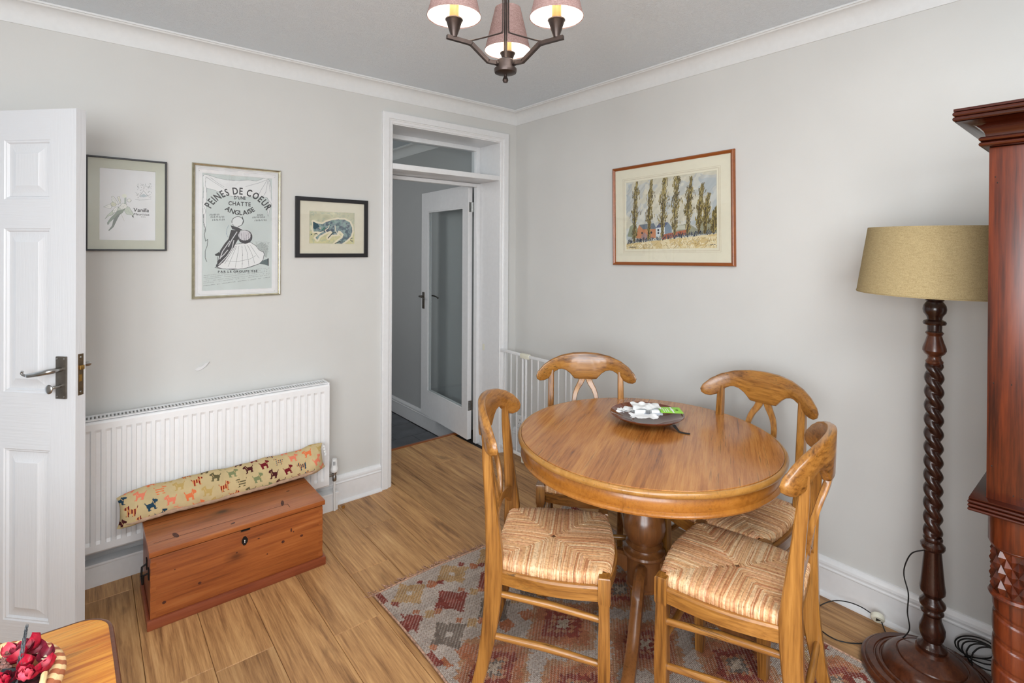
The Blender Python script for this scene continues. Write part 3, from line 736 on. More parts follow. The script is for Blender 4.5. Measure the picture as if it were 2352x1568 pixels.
    for sx_ in (1, -1):
        for sy_ in (1, -1):
            for k in range(NS):
                d_ = .085 + .915 * (k + .5) / NS
                seq = []
                for q, zz in ((.03, .426), (-.012, .440), (-.020, .450), (-.008, .460), (.035, .465)): seq.append((d_, q, zz, 0))
                for q in (.3, .6):
                    if q * d_ > .06: seq.append((d_, d_ * q, .467 - .004 * d_ * q, 0))
                seq.append((d_, d_ * .95, .468 - .007 * d_, 0)); seq.append((d_ * .95, d_, .468 - .007 * d_, 0))
                for q in (.6, .3):
                    if q * d_ > .06: seq.append((d_ * q, d_, .467 - .004 * d_ * q, 0))
                for q, zz in ((.035, .465), (-.008, .460), (-.020, .450), (-.012, .440), (.03, .426)): seq.append((q, d_, zz, 0))
                jit = rr.uniform(-.0012, .0012); pts_ = []
                for (a_, b_, zz, _) in seq:
                    x_, y_ = pos(sx_, sy_, b_ if False else a_, b_)
                    pts_.append((x_ + jit + rr.uniform(-.0008, .0008), y_ + jit + rr.uniform(-.0008, .0008), zz + .0045 + rr.uniform(-.0009, .0009)))
                f0 = len(vs_all.f)
                vs_all.tube(pts_, .0026 + rr.uniform(-.0004, .0006), sec=[(.85, 0), (.5, .95), (-.5, .95), (-.85, 0), (-.5, -.95), (.5, -.95)])
                pal_ = [(208, 162, 116), (216, 176, 130), (222, 186, 144), (200, 150, 106), (212, 168, 124), (228, 198, 158), (184, 128, 88), (214, 166, 128)]
                nf_ = len(vs_all.f) - f0; c1_, c2_ = rr.choice(pal_), rr.choice(pal_)
                cols += [c1_] * (nf_ // 2) + [c2_] * (nf_ - nf_ // 2)
    seat = vs_all.build('rush_seat', None, t, ang=60, fix=False)
    seat['kind'] = 'stuff'
    nt_ = M.get('rush')
    if nt_ is None:
        nt = NT('rush_weave'); a = nt.n('ShaderNodeAttribute', attribute_name='col'); v_ = coords(nt, (1, 1, 1), True)
        no = nt.n('ShaderNodeTexNoise', i_Scale=110.0, i_Detail=4.0, i_Roughness=0.7); nt.l(v_, no.inputs['Vector'])
        rm = ramp(nt, no.outputs[0], [(0.3, (0.62, 0.52, 0.44, 1)), (0.5, (1, 1, 1, 1)), (0.72, (1.18, 1.16, 1.1, 1))])
        mm = nt.n('ShaderNodeMix', data_type='RGBA', blend_type='MULTIPLY'); mm.inputs[0].default_value = 1.0
        nt.l(a.outputs['Color'], mm.inputs[6]); nt.l(rm, mm.inputs[7]); nt.l(mm.outputs[2], nt.b.inputs['Base Color'])
        nt.b.inputs['Roughness'].default_value = 0.55; bump(nt, no.outputs[0], 0.4, 0.001); M['rush'] = nt.m
    me = seat.data; me.materials.append(M['rush'])
    ca = me.color_attributes.new('col', 'FLOAT_COLOR', 'CORNER'); cc_ = lin(np.array(cols, float)); cc4 = np.ones((len(cols), 4)); cc4[:, :3] = cc_
    tot = np.zeros(len(me.polygons), dtype=np.int32); me.polygons.foreach_get('loop_total', tot)
    ca.data.foreach_set('color', np.repeat(cc4, tot, axis=0).reshape(-1).astype(np.float32))
    # dark filler under the strands so no light shows between them
    secs = []
    for zz, g in ((.430, .012), (.462, .006)):
        secs.append([(XF - g, YF - .012 - g, zz), (XR + g, YR - .012 - g, zz), (XR + g, -YR + .012 + g, zz), (XF - g, -YF + .012 + g, zz)])
    MB().loft(secs).build('seat_stuffing', M['dark_rush'], t, smooth=False)
    # crest rail: kidney outline, bent round the sitter
    half = [(0, .950), (.06, .9475), (.12, .937), (.17, .918), (.205, .895), (.232, .866), (.240, .846), (.236, .830), (.222, .820), (.203, .819), (.184, .826), (.166, .842), (.150, .858), (.132, .867), (.118, .869), (.098, .863), (.078, .848), (.064, .832), (.054, .820), (.03, .817)]
    out = [(y_, z_) for y_, z_ in half] + [(-y_, z_) for y_, z_ in reversed(half[1:])] + []
    out.append((0, .817)) if False else None
    def bend(p):      # p = (thickness, y, z)
        return (-.250 + .085 * (p[1] / .24) ** 2 + p[0] - .03 * max(0, (p[2] - .82)) , p[1], p[2])
    secs = []
    def inset(poly, d_):
        n_ = len(poly); r_ = []
        for i in range(n_):
            p0 = Vector(poly[i - 1]); p1 = Vector(poly[i]); p2 = Vector(poly[(i + 1) % n_])
            e = ((p1 - p0).normalized() + (p2 - p1).normalized()); e.normalize(); nn = Vector((e.y, -e.x))
            r_.append((p1.x + nn.x * d_, p1.y + nn.y * d_))
        return r_
    dense = []
    for i in range(len(out)):
        a_, b_ = out[i], out[(i + 1) % len(out)]
        L = math.hypot(a_[0] - b_[0], a_[1] - b_[1]); k_ = max(1, int(L / .016))
        for q in range(k_): dense.append((a_[0] + (b_[0] - a_[0]) * q / k_, a_[1] + (b_[1] - a_[1]) * q / k_))
    for tk, ins in ((-.013, .006), (-.0105, .002), (-.006, 0), (.006, 0), (.0105, .002), (.013, .006)):
        secs.append([bend((tk, y_, z_)) for y_, z_ in inset(dense, ins)])
    b = MB(); b.loft(secs, cap=False)
    # faces as grid strips: fill via triangulation
    bm = bmesh.new()
    for sec, flip in ((secs[0], 0), (secs[-1], 1)):
        vv = [bm.verts.new(p) for p in sec]
        es = [bm.edges.new((vv[i], vv[(i + 1) % len(vv)])) for i in range(len(vv))]
        bmesh.ops.triangle_fill(bm, use_beauty=True, edges=es)
    bm.verts.index_update()
    b.add([tuple(v_.co) for v_ in bm.verts], [tuple(v_.index for v_ in f_.verts) for f_ in bm.faces]); bm.free()
    o = b.build('crest_rail', M['honeyY'], None, ang=30)
    bm = bmesh.new(); bm.from_mesh(o.data); bmesh.ops.remove_doubles(bm, verts=bm.verts, dist=.00005); bmesh.ops.recalc_face_normals(bm, faces=bm.faces); bm.to_mesh(o.data); bm.free()
    o.data.polygons.foreach_set('use_smooth', [True] * len(o.data.polygons)); o.data.set_sharp_from_angle(angle=math.radians(40)); o.parent = t
    # splat: a tall pointed loop hanging from the crest
    b = MB()
    for s_ in (-1, 1):
        path = spline([(-.250, s_ * .013, .828), (-.246, s_ * .024, .800), (-.234, s_ * .045, .762), (-.219, s_ * .056, .712), (-.205, s_ * .050, .660), (-.199, s_ * .032, .615), (-.196, s_ * .012, .588)], 5)
        wdt = [.0165 - .006 * math.sin(PI * i / (len(path) - 1)) for i in range(len(path))]
        secs = []
        for i, p in enumerate(path):
            tg = (path[min(i + 1, len(path) - 1)] - path[max(i - 1, 0)]).normalized(); nr = Vector((1, 0, 0)); sd = tg.cross(nr).normalized()
            secs.append([tuple(p + sd * a_ * wdt[i] + nr * c_ * .0085) for a_, c_ in ((1, .6), (.8, 1), (-.8, 1), (-1, .6), (-1, -.6), (-.8, -1), (.8, -1), (1, -.6))])
        b.loft(secs)
    b.build('splat', M['honeyZ'], t, ang=40)
    # arched lower rail under the splat
    secs = []
    n = 16
    for i in range(n + 1):
        u = i / n * 2 - 1; y_ = u * (YR - .012); zt = .600 - .048 * abs(u) ** 1.6; zb = zt - (.026 + .03 * abs(u) ** 2); x_ = -.194 + .008 * abs(u)
        secs.append([(x_ + .009, y_, zt), (x_ - .009, y_, zt), (x_ - .009, y_, zb), (x_ + .009, y_, zb)])
    MB().loft(secs).build('back_rail', M['honeyY'], t, ang=40)
    return t
M['dark_rush'] = plain('shadowed_rush', rgb(116, 80, 50), 0.9)
chair = make_chair()
CH = [  # front-centre x, y, facing azimuth, label
    (-1.092, -1.785, -49, 'dining chair left of the round table, nearest the rug corner'),
    (-.835, -1.475, 223.6, 'dining chair behind the round table beside the white gate'),
    (-.665, -1.938, 180, 'dining chair with its back to the right wall, seat half under the table'),
    (-.9085, -1.975, 104, 'dining chair at the front right of the table, nearest the floor lamp'),
]
for i, (fx_, fy_, a_, lab) in enumerate(CH):
    o = chair if i == 0 else copy_tree(chair)
    ar = math.radians(a_); o.location = (fx_ - .168 * math.cos(ar), fy_ - .168 * math.sin(ar), .009); o.rotation_euler = (0, 0, ar)
    o['label'] = 'honey wooden ' + lab; o['group'] = 'dining chairs around the round table'

# ================================================================== ROUND TABLE
TX, TY = -.76, -1.71
tb = thing('pedestal_table', 'round honey wood pedestal dining table with a seam across the top', 'table', (TX, TY, .009), math.radians(28.3))
TZ = .741
for a0, a1 in ((0, PI), (PI, 2 * PI)):
    sh = Matrix.Translation((0, .0002 if a0 == 0 else -.0002, 0))
    top = [(0, TZ - .02), (.472, TZ - .02), (.472, TZ - .0035), (.4695, TZ), (0, TZ)]
    MB().lathe([(0, TZ - .018), (.4865, TZ - .018), (.4865, TZ - .0015), (.485, TZ), (0, TZ)], 72, a0, a1, m=sh, cap=False).build('tabletop', M['tabletop'], tb, ang=30)
    rim = [(.4872, TZ - .018), (.4872, TZ - .0025), (.490, TZ - .0010)] + [(.4895 + .0115 * math.sin(t), TZ - .0125 + .0115 * math.cos(t)) for t in [PI * k / 12 for k in range(1, 13)]] + [(.480, TZ - .0242), (.470, TZ - .0242)]
    MB().lathe(rim, 72, a0, a1, m=sh, cap=False).build('table_rim', M['tabledge'], tb, ang=30)
    ap = [(.452, TZ - .0245), (.474, TZ - .0245), (.479, TZ - .032), (.4825, TZ - .045), (.482, TZ - .060), (.478, TZ - .071), (.484, TZ - .074), (.4885, TZ - .079), (.486, TZ - .085), (.476, TZ - .087), (.452, TZ - .087)]
    MB().lathe(ap, 72, a0, a1, m=sh, cap=False).build('apron', M['apron'], tb, ang=30)
MB().box(-.40, .40, -.045, .045, TZ - .062, TZ - .021).box(-.045, .045, -.40, .40, TZ - .062, TZ - .021).build('bearer', M['pedestal'], tb, smooth=False)
colp = [(0, .145), (.066, .145), (.070, .150), (.070, .158), (.066, .162), (.066, .280), (.070, .286), (.079, .290), (.082, .298), (.079, .307), (.070, .312), (.064, .318), (.060, .326), (.064, .334), (.072, .340), (.066, .346), (.058, .352), (.066, .362), (.076, .385), (.0805, .412), (.079, .440), (.070, .470), (.056, .500), (.045, .520), (.042, .540), (.048, .548), (.052, .556), (.048, .564), (.043, .575), (.048, .62), (.062, .650), (.075, .664), (0, .664)]
colp = [(r_, z_ if z_ <= .16 else (.16 + (z_ - .16) * .85 if z_ < .5 else .449 + (z_ - .5) * (.678 - .449) / .164)) for r_, z_ in colp]
MB().lathe(colp, 40, cap=False).build('column', M['pedestal'], tb, ang=35)
for k in range(4):
    a = k * PI / 2; m_ = Matrix.Rotation(a, 4, 'Z')
    path = spline([(.052, 0, .210), (.085, 0, .232), (.13, 0, .222), (.20, 0, .155), (.28, 0, .082), (.36, 0, .045), (.425, 0, .030)], 6)
    n = len(path); secs = []
    for i, p in enumerate(path):
        tg = (path[min(i + 1, n - 1)] - path[max(i - 1, 0)]).normalized(); nr = Vector((-tg.z, 0, tg.x)); u = i / (n - 1)
        hh = .034 - .014 * u; ww = .021 + .002 * u
        if u > .85: hh *= 1 - .25 * (u - .85) / .15
        secs.append([tuple(p + nr * q * hh + Vector((0, 1, 0)) * r_ * ww) for q, r_ in ((1, .45), (.75, .9), (0, 1), (-.8, .9), (-1, .5), (-1, -.5), (-.8, -.9), (0, -1), (.75, -.9), (1, -.45))])
    b = MB().loft(secs, m=m_); b.lathe([(0, 0), (.017, 0), (.017, .014), (0, .014)], 16, m=m_ @ Matrix.Translation((.405, 0, 0.0)), cap=False)
    b.build('leg', M['pedestal'], tb, ang=35)

# ------------------------------------------------------------------ glass plate and what lies in it
BX, BY = -.640, -1.632
TT = .009 + TZ
pl = thing('glass_plate', 'shallow brown glass dish holding packaging, in the middle of the round table', 'dish', (BX, BY, TT + .0008))
MB().lathe([(r_ * 1.16, z_ * 1.1) for r_, z_ in [(0, 0), (.055, 0), (.060, .003), (.085, .010), (.110, .020), (.128, .031), (.1305, .034), (.129, .0355), (.126, .034), (.106, .024), (.084, .0145), (.058, .007), (.05, .006), (0, .006)]], 56, cap=False).build('dish', M['amber'], pl, ang=60)
pk = thing('hanging_packet', 'clear and white blister packet with a green hang card, resting on the brown glass dish', 'packet', (BX, BY, TT + .030), math.radians(-44))
# local x runs to the right in the photo
def wav(mb, x0, x1, y0, y1, z, amp, seed, nx=18, ny=12, th_=.0012, fold=6.0, edge=.004):
    g = np.random.RandomState(seed); ph = g.rand(6) * 6.28; top = []; 
    def zf(x_, y_): return z + amp * (math.sin(fold * 22 * x_ + ph[0] + 3 * math.sin(40 * y_ + ph[1])) * .5 + math.sin(fold * 17 * y_ + ph[2] + 2 * math.sin(55 * x_ + ph[3])) * .5 + .5 * abs(math.sin(90 * (x_ + y_) + ph[4])))
    P = []
    for j in range(ny + 1):
        for i in range(nx + 1):
            x_ = x0 + (x1 - x0) * i / nx; y_ = y0 + (y1 - y0) * j / ny
            if j in (0, ny): y_ += g.uniform(-edge, edge)
            if i in (0, nx): x_ += g.uniform(-edge, edge)
            P.append((x_, y_, zf(x_, y_)))
    k = len(P); P2 = [(a_, b_, c_ - th_) for a_, b_, c_ in P]; F = []
    for j in range(ny):
        for i in range(nx):
            q = j * (nx + 1) + i; F.append((q, q + 1, q + nx + 2, q + nx + 1)); F.append((q + k, q + k + nx + 1, q + k + nx + 2, q + k + 1))
    bd_ = [i for i in range(nx)] + [j * (nx + 1) + nx for j in range(ny)] + [ny * (nx + 1) + i for i in range(nx, 0, -1)] + [j * (nx + 1) for j in range(ny, 0, -1)]
    for a_, b_ in zip(bd_, bd_[1:] + bd_[:1]): F.append((a_, a_ + k, b_ + k, b_))
    mb.add(P, F); return mb
M['clearwrap'] = plain('translucent_wrap', rgb(226, 229, 230), 0.25, nz=0.03, nscale=90)
M['greencard'] = plain('lime_green_card', rgb(140, 206, 60), 0.45, nz=0.02)
M['greycard'] = plain('grey_card', rgb(168, 174, 184), 0.5)
wav(MB(), -.055, .045, -.040, .036, .030, .005, 3, edge=.002).build('wrapper', M['clearwrap'], pk, ang=70)
MB().box(-.05, .042, -.034, .030, .002, .027, bev=.009).build('blister', M['clearwrap'], pk)
MB().box(-.015, .050, -.038, .034, .010, .0165, bev=.001).build('backing_card', M['greycard'], pk)
card = tag(MB().box(.045, .124, -.034, .034, .0175, .0187, bev=.0004).build('hang_card', M['greencard'], pk), 'lime green hang card')
MB().box(.088, .093, -.033, .033, .0188, .0191).lathe([(.006, .0188), (.006, .0193), (0, .0193)], 16, m=Matrix.Translation((.0905, 0, 0)), cap=False).build('card_stripe', M['paper'], card, smooth=False)
MB().lathe([(.0055, .0188), (.0055, .0192), (0, .0192)], 14, m=Matrix.Translation((.108, 0, 0)), cap=False).build('hang_hole', M['dark'], card, smooth=False)
b = MB()
for i, (yy, l_) in enumerate(((-.018, .026), (-.010, .022), (-.004, .03))): b.box(.058 + i * .008, .0605 + i * .008, -.022, -.022 + l_ + .012, .0188, .0191)
b.build('card_lettering', M['paper'], card, smooth=False)
b = MB()
for i in range(8): b.box(-.012 + i * .0028, -.012 + i * .0028 + (.0016 if i % 3 else .0008), -.0395, -.0385, .014, .026)
b.build('barcode', M['ink'], pk, smooth=False)
cw = thing('crumpled_wrapper', 'torn crumpled white plastic wrapper at the left side of the brown glass dish', 'wrapper', (BX, BY, TT + .024), math.radians(-44))
wav(MB(), -.108, -.045, -.022, .034, .016, .006, 11, 12, 10, edge=.007).build('torn_sheet', M['clearwrap'], cw, ang=70)
wav(MB(), -.100, -.052, -.034, .004, .022, .005, 21, 10, 8, edge=.007).build('torn_flap', M['clearwrap'], cw, ang=70)
cp = thing('crumpled_paper', 'creased piece of white paper at the front edge of the brown glass dish', 'paper', (BX, BY, TT + .026), math.radians(-44))
wav(MB(), -.068, .028, -.088, -.036, .016, .004, 31, 14, 10, edge=.006).build('paper_sheet', M['paper'], cp, ang=70)
stp = thing('brown_strap', 'short dark brown strap hanging from the dish onto the tabletop', 'strap', (BX, BY, TT + .001), math.radians(-44))
for q_ in (pk, cw, cp): q_.scale = (1.14, 1.14, 1.2)
sp = spline([(.088, -.100, .022), (.094, -.112, .014), (.106, -.122, .003), (.124, -.130, .0012), (.142, -.136, .0014)], 6)
MB().tube(sp, 1.0, sec=[(.0007, -.007), (.0007, .007), (-.0007, .007), (-.0007, -.007)], up=(0, 0, 1)).build('strap', M['dark'], stp, smooth=False)

# ================================================================== RUG
NXr, NYr = 210, 330
cv = Canvas(NXr, NYr, (196, 186, 176)); RW, RL = 1.19, 1.77
px_ = cv.X * RW + .016 * (cv.noise(60, 90, 71, 2) - .5); py_ = cv.Y * RL + .020 * (cv.noise(90, 60, 72, 2) - .5)
CR, GO, GR, OR, RU = (132, 58, 52), (188, 152, 104), (118, 110, 102), (186, 112, 78), (158, 82, 58)
rs2 = np.random.RandomState(4)
# big flowers in rows
cv2 = cv
def flower(cx_, cy_, r, c, c2):
    ang = np.arctan2(py_ - cy_, px_ - cx_); d = np.hypot(px_ - cx_, py_ - cy_)
    q = np.round(((np.cos(4 * ang) * .16 + np.cos(8 * ang) * .07) + 1) * r / .008) * .008
    cv2.put(d < q, c); cv2.put((np.abs(px_ - cx_) + np.abs(py_ - cy_)) < r * .28, c2)
rows = [(.09, [GO, GO, GO]), (.24, [CR, CR, CR]), (.39, [GR, GR, GR])]
for k, (yy, cs) in enumerate(rows):
    for i in range(-1, 7):
        cx_ = .12 + i * .215 + (.11 if k % 2 else 0)
        flower(cx_, yy, .064, cs[0], (214, 206, 196) if k != 1 else (150, 70, 62))
        for dx_, dy_ in ((.07, -.035), (-.075, .02)): cv2.put((np.abs(px_ - cx_ - dx_) + np.abs(py_ - yy - dy_)) < .018, CR if k == 0 else OR)
        cv2.put((np.abs(px_ - cx_ - .107) + np.abs(py_ - yy - .01)) < .028, GO if k else OR)
for k in range(6):   # stepped rust diamonds filling the middle
    cy_ = .62 + k * .26
    for i in range(-1, 5):
        cx_ = .16 + i * .34 + (.17 if k % 2 else 0)
        d = np.round(np.abs(px_ - cx_) / .02) * .02 * .85 + np.round(np.abs(py_ - cy_) / .016) * .016
        cv2.put(d < .165, (190, 140, 104)); cv2.put(d < .135, (184, 116, 84)); cv2.put(d < .09, (142, 66, 58)); cv2.put(d < .062, (186, 128, 96)); cv2.put(d < .042, CR if i % 2 else GR); cv2.put(d < .018, (196, 180, 160))
m_ = (py_ > .47) & (py_ < .52); cv2.put(m_ & (((px_ / .05).astype(int) % 2) == 0), OR)
ed = np.minimum(px_, RW - px_)
cv2.put(ed < .03, (192, 182, 172)); cv2.put((ed < .03) & (((py_ / .07).astype(int) % 3) == 0), CR)
for k in range(14):
    cv2.put((np.abs(px_ - RW + .10) + np.abs(py_ - .1 - k * .15)) < .05, CR if k % 2 else GO); cv2.put((np.abs(px_ - RW + .10) + np.abs(py_ - .1 - k * .15)) < .018, (206, 196, 186))
# threads: faded streaks and a warp speckle
st_ = cv.noise(8, 60, 3, 2); cv.a *= (0.86 + 0.26 * st_)[..., None]
sp_ = ((np.indices((NYr, NXr)).sum(0)) % 2) * .10 + rs2.rand(NYr, NXr) * .16; cv.a *= (1.04 - sp_)[..., None]
# dirt-coloured warp dots
dots = (((np.arange(NYr)[:, None] % 3) == 0) & ((np.arange(NXr)[None, :] % 2) == 0)); cv.put(dots, (120, 92, 76), .35)
av = cv.a.mean((0, 1)); cv.a = cv.a * .84 + av * .16
cv.put(((np.arange(NYr)[:, None] + np.arange(NXr)[None, :]) % 3 == 0) & (cv.noise(30, 40, 77) > .42), (206, 194, 182), .42)
X = np.linspace(0, RW, NXr + 1); Y = np.linspace(0, RL, NYr + 1)
P = np.zeros((NYr + 1, NXr + 1, 3)); P[..., 0] = X[None, :]; P[..., 1] = -Y[:, None]
P[..., 2] = .0085 + .0012 * np.sin(X[None, :] * 9 + Y[:, None] * 4)
cu_ = np.exp(-(((X[None, :] - RW) / .10) ** 2 + (Y[:, None] / .09) ** 2)); P[..., 2] += .045 * cu_; P[..., 0] += -.03 * cu_; P[..., 1] += -.02 * cu_
P[..., 0] += .006 * np.sin(Y[:, None] * 5); P[..., 1] += .008 * np.sin(X[None, :] * 6)
rg = thing('kilim_rug', 'flat-woven kilim rug with rust, red and gold flowers under the dining table', 'rug', (-1.52, -.90, 0))
rm_ = grid_mesh('rug_weave', P, cv.a, M['rug'], rg)
sk_ = MB()   # thickness skirt of the rug
bpts = [tuple(P[0, i]) for i in range(NXr, -1, -6)] + [tuple(P[j, 0]) for j in range(0, NYr + 1, 6)] + [tuple(P[-1, i]) for i in range(0, NXr + 1, 6)] + [tuple(P[j, -1]) for j in range(NYr, -1, -6)]
sk_.tube(bpts + [bpts[0]], .0042, 6, cap=False)
sk_.build('rug_edge', plain('rug_binding', rgb(176, 140, 118), 0.95, nz=0.25, nscale=120), rg)
fr_ = MB(); rr = random.Random(9)
for i in range(150):
    x_ = .005 + (RW - .01) * i / 149; jx = min(NXr, int(x_ / RW * NXr)); p0 = P[0, jx]; a = rr.uniform(-1.0, .35); L = rr.uniform(.03, .06)
    pts_ = [(p0[0], p0[1] - .004, p0[2] - .001)]
    for q in range(1, 5):
        a += rr.uniform(-.5, .5); pts_.append((pts_[-1][0] + math.sin(a) * L / 4, pts_[-1][1] + math.cos(a) * L / 4, max(.0025, p0[2] * (1 - q / 3.0)) + rr.uniform(0, .006)))
    fr_.tube(pts_, .0016, 5)
tag(fr_.build('fringe', plain('rug_fringe', rgb(170, 132, 110), 0.95, nz=0.4, nscale=200), rg), kind='stuff')
# small blue-white scrap lying on the rug by the table leg
sc_ = tag(MB().prism([(0, 0), (.006, .03), (.012, .004)], 0, .0012).build('paper_scrap', M['clearwrap']), 'tiny pale scrap stuck up beside the near leg of the round table', 'scrap'); sc_.location = (-1.126, -1.858, .010)
# ================================================================== RADIATOR
rd = thing('radiator', 'long white ribbed panel radiator on the left wall under the pictures', 'radiator', (-2.60, 0, 0))
RX = 1.17; z0, z1 = .165, .728
b = MB()
# pressed front panel: profile along x repeated as flutes, closed at top and bottom
nfl = 32; pitch = .0352; x_ = .030; xs = [(0, 0)]
prof = []
def fr_y(x):
    u = ((x - .030) / pitch) % 1.0
    if x < .030 or x > .030 + nfl * pitch: return 0
    if u < .12: return -.006 * u / .12
    if u < .50: return -.006
    if u < .62: return -.006 * (1 - (u - .5) / .12)
    return 0
xx = sorted(set([0, RX] + [round(.030 + pitch * (k + q), 5) for k in range(nfl) for q in (0, .12, .5, .62)] + [RX - .012]))
xx = [x for x in xx if x <= RX]
rowz = [(z0, 0.0, .012), (z0 + .004, 0.0, .004), (z0 + .010, 0, 0), (z0 + .038, 0, 0), (z0 + .052, 1, 0), (z1 - .048, 1, 0), (z1 - .036, 0, 0), (z1 - .010, 0, 0), (z1 - .003, 0, .004), (z1, 0, .012)]
V = [(x, -.130 - (fr_y(x) * -1 if False else 0) + (-fr_y(x)) * k_ * 1.0 + dd, z) for z, k_, dd in rowz for x in xx]
nx_ = len(xx); Fc = [(j * nx_ + i, j * nx_ + i + 1, (j + 1) * nx_ + i + 1, (j + 1) * nx_ + i) for j in range(len(rowz) - 1) for i in range(nx_ - 1)]
b.add(V, Fc); b.build('front_panel', M['radiator'], rd, ang=15, fix=False)
MB().box(.006, RX - .006, -.116, -.112, z0 + .01, z1 - .01).box(.01, RX - .01, -.045, -.035, z0 + .01, z1 - .01).build('back_panel', M['radiator'], rd, smooth=False)
MB().box(0, .006, -.128, -.030, z0 + .004, z1 + .008, bev=.001).build('side_cover', M['radiator'], rd)
MB().box(RX - .006, RX, -.128, -.030, z0 + .004, z1 + .008, bev=.001).build('side_cover', M['radiator'], rd)
g = MB(); g.box(.006, RX - .006, -.118, -.098, z1 + .002, z1 + .006).box(.006, RX - .006, -.048, -.032, z1 + .002, z1 + .006)
k = .012
while k < RX - .01:
    g.box(k, k + .007, -.098, -.048, z1 + .002, z1 + .0055); k += .0135
go = g.build('top_grille', M['radiator'], rd, smooth=False); go['kind'] = 'stuff'
cf = MB()
for i in range(40): cf.box(.02 + i * .029, .0215 + i * .029, -.110, -.047, z0 + .04, z1 - .03)
cf.build('convector_fins', plain('fin_steel', rgb(120, 122, 124), 0.6), rd, smooth=False)['kind'] = 'stuff'
# valve
vx = 1.215; vy = -.085
vb = MB(); vb.tube([(RX - .002, vy, .205), (vx, vy, .205)], .007, 12); vb.lathe([(0, .17), (.010, .17), (.012, .176), (.012, .196), (.0095, .2), (.0095, .212), (.014, .214), (.014, .222), (0, .222)], 20, m=Matrix.Translation((vx, vy, 0)), cap=False)
tag(vb.build('valve_body', M['chrome'], rd), 'nickel valve body')
tag(MB().lathe([(0, .222), (.019, .222), (.021, .226), (.021, .240), (.0185, .246), (.0165, .262), (.0150, .288), (.0135, .293), (0, .294)], 28, m=Matrix.Translation((vx, vy, 0)), cap=False).build('valve_head', M['plastic'], rd), 'white thermostatic head')
sl = MB()
for i in range(3):
    a = math.radians(-128 + i * 14); sl.box(-.001, .001, -.0175, -.0150, .262, .282, m=Matrix.Translation((vx, vy, 0)) @ Matrix.Rotation(a + PI / 2, 4, 'Z'))
sl.build('valve_slots', M['inkgrey'], rd, smooth=False)
MB().tube([(vx, vy, .17), (vx, vy + .002, .12), (vx, -.09, .004)], .0065, 12).build('supply_pipe', M['plastic'], rd)
# cork-coloured disc on the floor at the end of the pipe box
MB().build
dk = MB().lathe([(0, 0), (.009, 0), (.009, .008), (0, .008)], 20, m=Matrix.Translation((-1.335, -.088, .0094)) @ Matrix.Rotation(math.radians(78), 4, 'X') @ Matrix.Translation((0, 0, -.004)), cap=False).build('wooden_disc', M['honeyX'])
tag(dk, 'small round wooden disc on the floor at the end of the boxed-in pipes', 'disc')

# ================================================================== PINE CHEST AND DOG-PRINT DRAUGHT EXCLUDER
cx0, cx1, cy0, cy1 = -2.266, -1.607, -.530, -.200
ch = thing('pine_chest', 'small aged orange pine blanket chest with a hinged lid standing in front of the radiator', 'chest', ((cx0 + cx1) / 2, (cy0 + cy1) / 2, 0))
a, c_ = (cx1 - cx0) / 2, (cy1 - cy0) / 2
MB().box(-a, a, -c_, -c_ + .018, .006, .272, bev=.0012).build('front_board', M['pineX'], ch)
MB().box(-a, a, c_ - .018, c_, .006, .272, bev=.0012).build('back_board', M['pineX'], ch)
for s_ in (-1, 1): MB().box(s_ * a, s_ * (a - .018), -c_ + .0185, c_ - .0185, .006, .272, bev=.0012).build('side_board', M['pineplinth'], ch)
for s_ in (-1, 1):
    for q in range(5): MB().box(s_ * (a - .018), s_ * (a + .0006), -c_ - .0006, -c_ + .0185, .042 + q * .048, .062 + q * .048).build('dovetail', M['pineX'], ch, smooth=False)
MB().box(-a - .012, a + .012, -c_ - .014, -c_, 0, .038, bev=.004).box(-a - .012, -a, -c_, c_ + .0, 0, .038, bev=.004).box(a, a + .012, -c_, c_, 0, .038, bev=.004).build('plinth', M['pineplinth'], ch)
lid = MB().box(-a - .006, a + .008, -c_ - .012, c_ + .004, .279, .300, bev=.003).build('lid', M['pineX'], ch)
MB().box(-a + .004, a - .004, -c_ + .004, c_ - .004, .268, .2795).build('lid_gap', M['dark'], ch, smooth=False)
MB().box(-a + .015, a - .14, -c_ + .058, -c_ + .0595, .2995, .3004).box(-a + .0, a - .0, c_ - .10, c_ - .0985, .2995, .3003).box(a - .14, a - .1385, -c_ + .02, -c_ + .0595, .2995, .3004).build('lid_joint', M['dark'], lid, smooth=False)
kmat = plain('dark_knot', rgb(76, 34, 20), 0.6, nz=0.3, nscale=90)
for (x_, y_, rx_, ry_, r_) in ((-a + .09, -c_ + .075, .009, .026, .2), (a - .155, -c_ + .082, .007, .028, -.25), (-a + .29, -c_ + .03, .010, .006, .4), (a - .10, -c_ + .19, .008, .005, 0)):
    MB().lathe([(1.0, 0), (.6, .0003), (0, .0004)], 14, m=Matrix.Translation((x_, y_, .3)) @ Matrix.Rotation(r_, 4, 'Z') @ Matrix.Diagonal((rx_, ry_, 1, 1)), cap=False).build('knot', kmat, lid)
for (x_, z_, rx_, rz_) in ((-.285, .085, .009, .008), (-.165, .112, .008, .007), (.155, .165, .009, .009), (.235, .165, .009, .007), (.19, .205, .005, .012), (.055, .215, .006, .004), (-.03, .185, .005, .003), (.09, .135, .004, .004), (-.25, .20, .003, .003), (.20, .195, .004, .004), (.0, .228, .006, .008)):
    MB().lathe([(1.0, 0), (.6, .0003), (0, .0004)], 12, m=Matrix.Translation((x_, -c_, z_)) @ Matrix.Rotation(PI / 2, 4, 'X') @ Matrix.Diagonal((rx_ * .75, rz_ * .75, 1, 1)), cap=False).build('knot', kmat, ch)
es = MB().prism([(-.004, .198), (.004, .198), (.012, .212), (.012, .222), (.004, .236), (-.004, .236), (-.012, .222), (-.012, .212)], -c_ - .0015, -c_, m=Matrix.Translation((.0, 0, .008)))
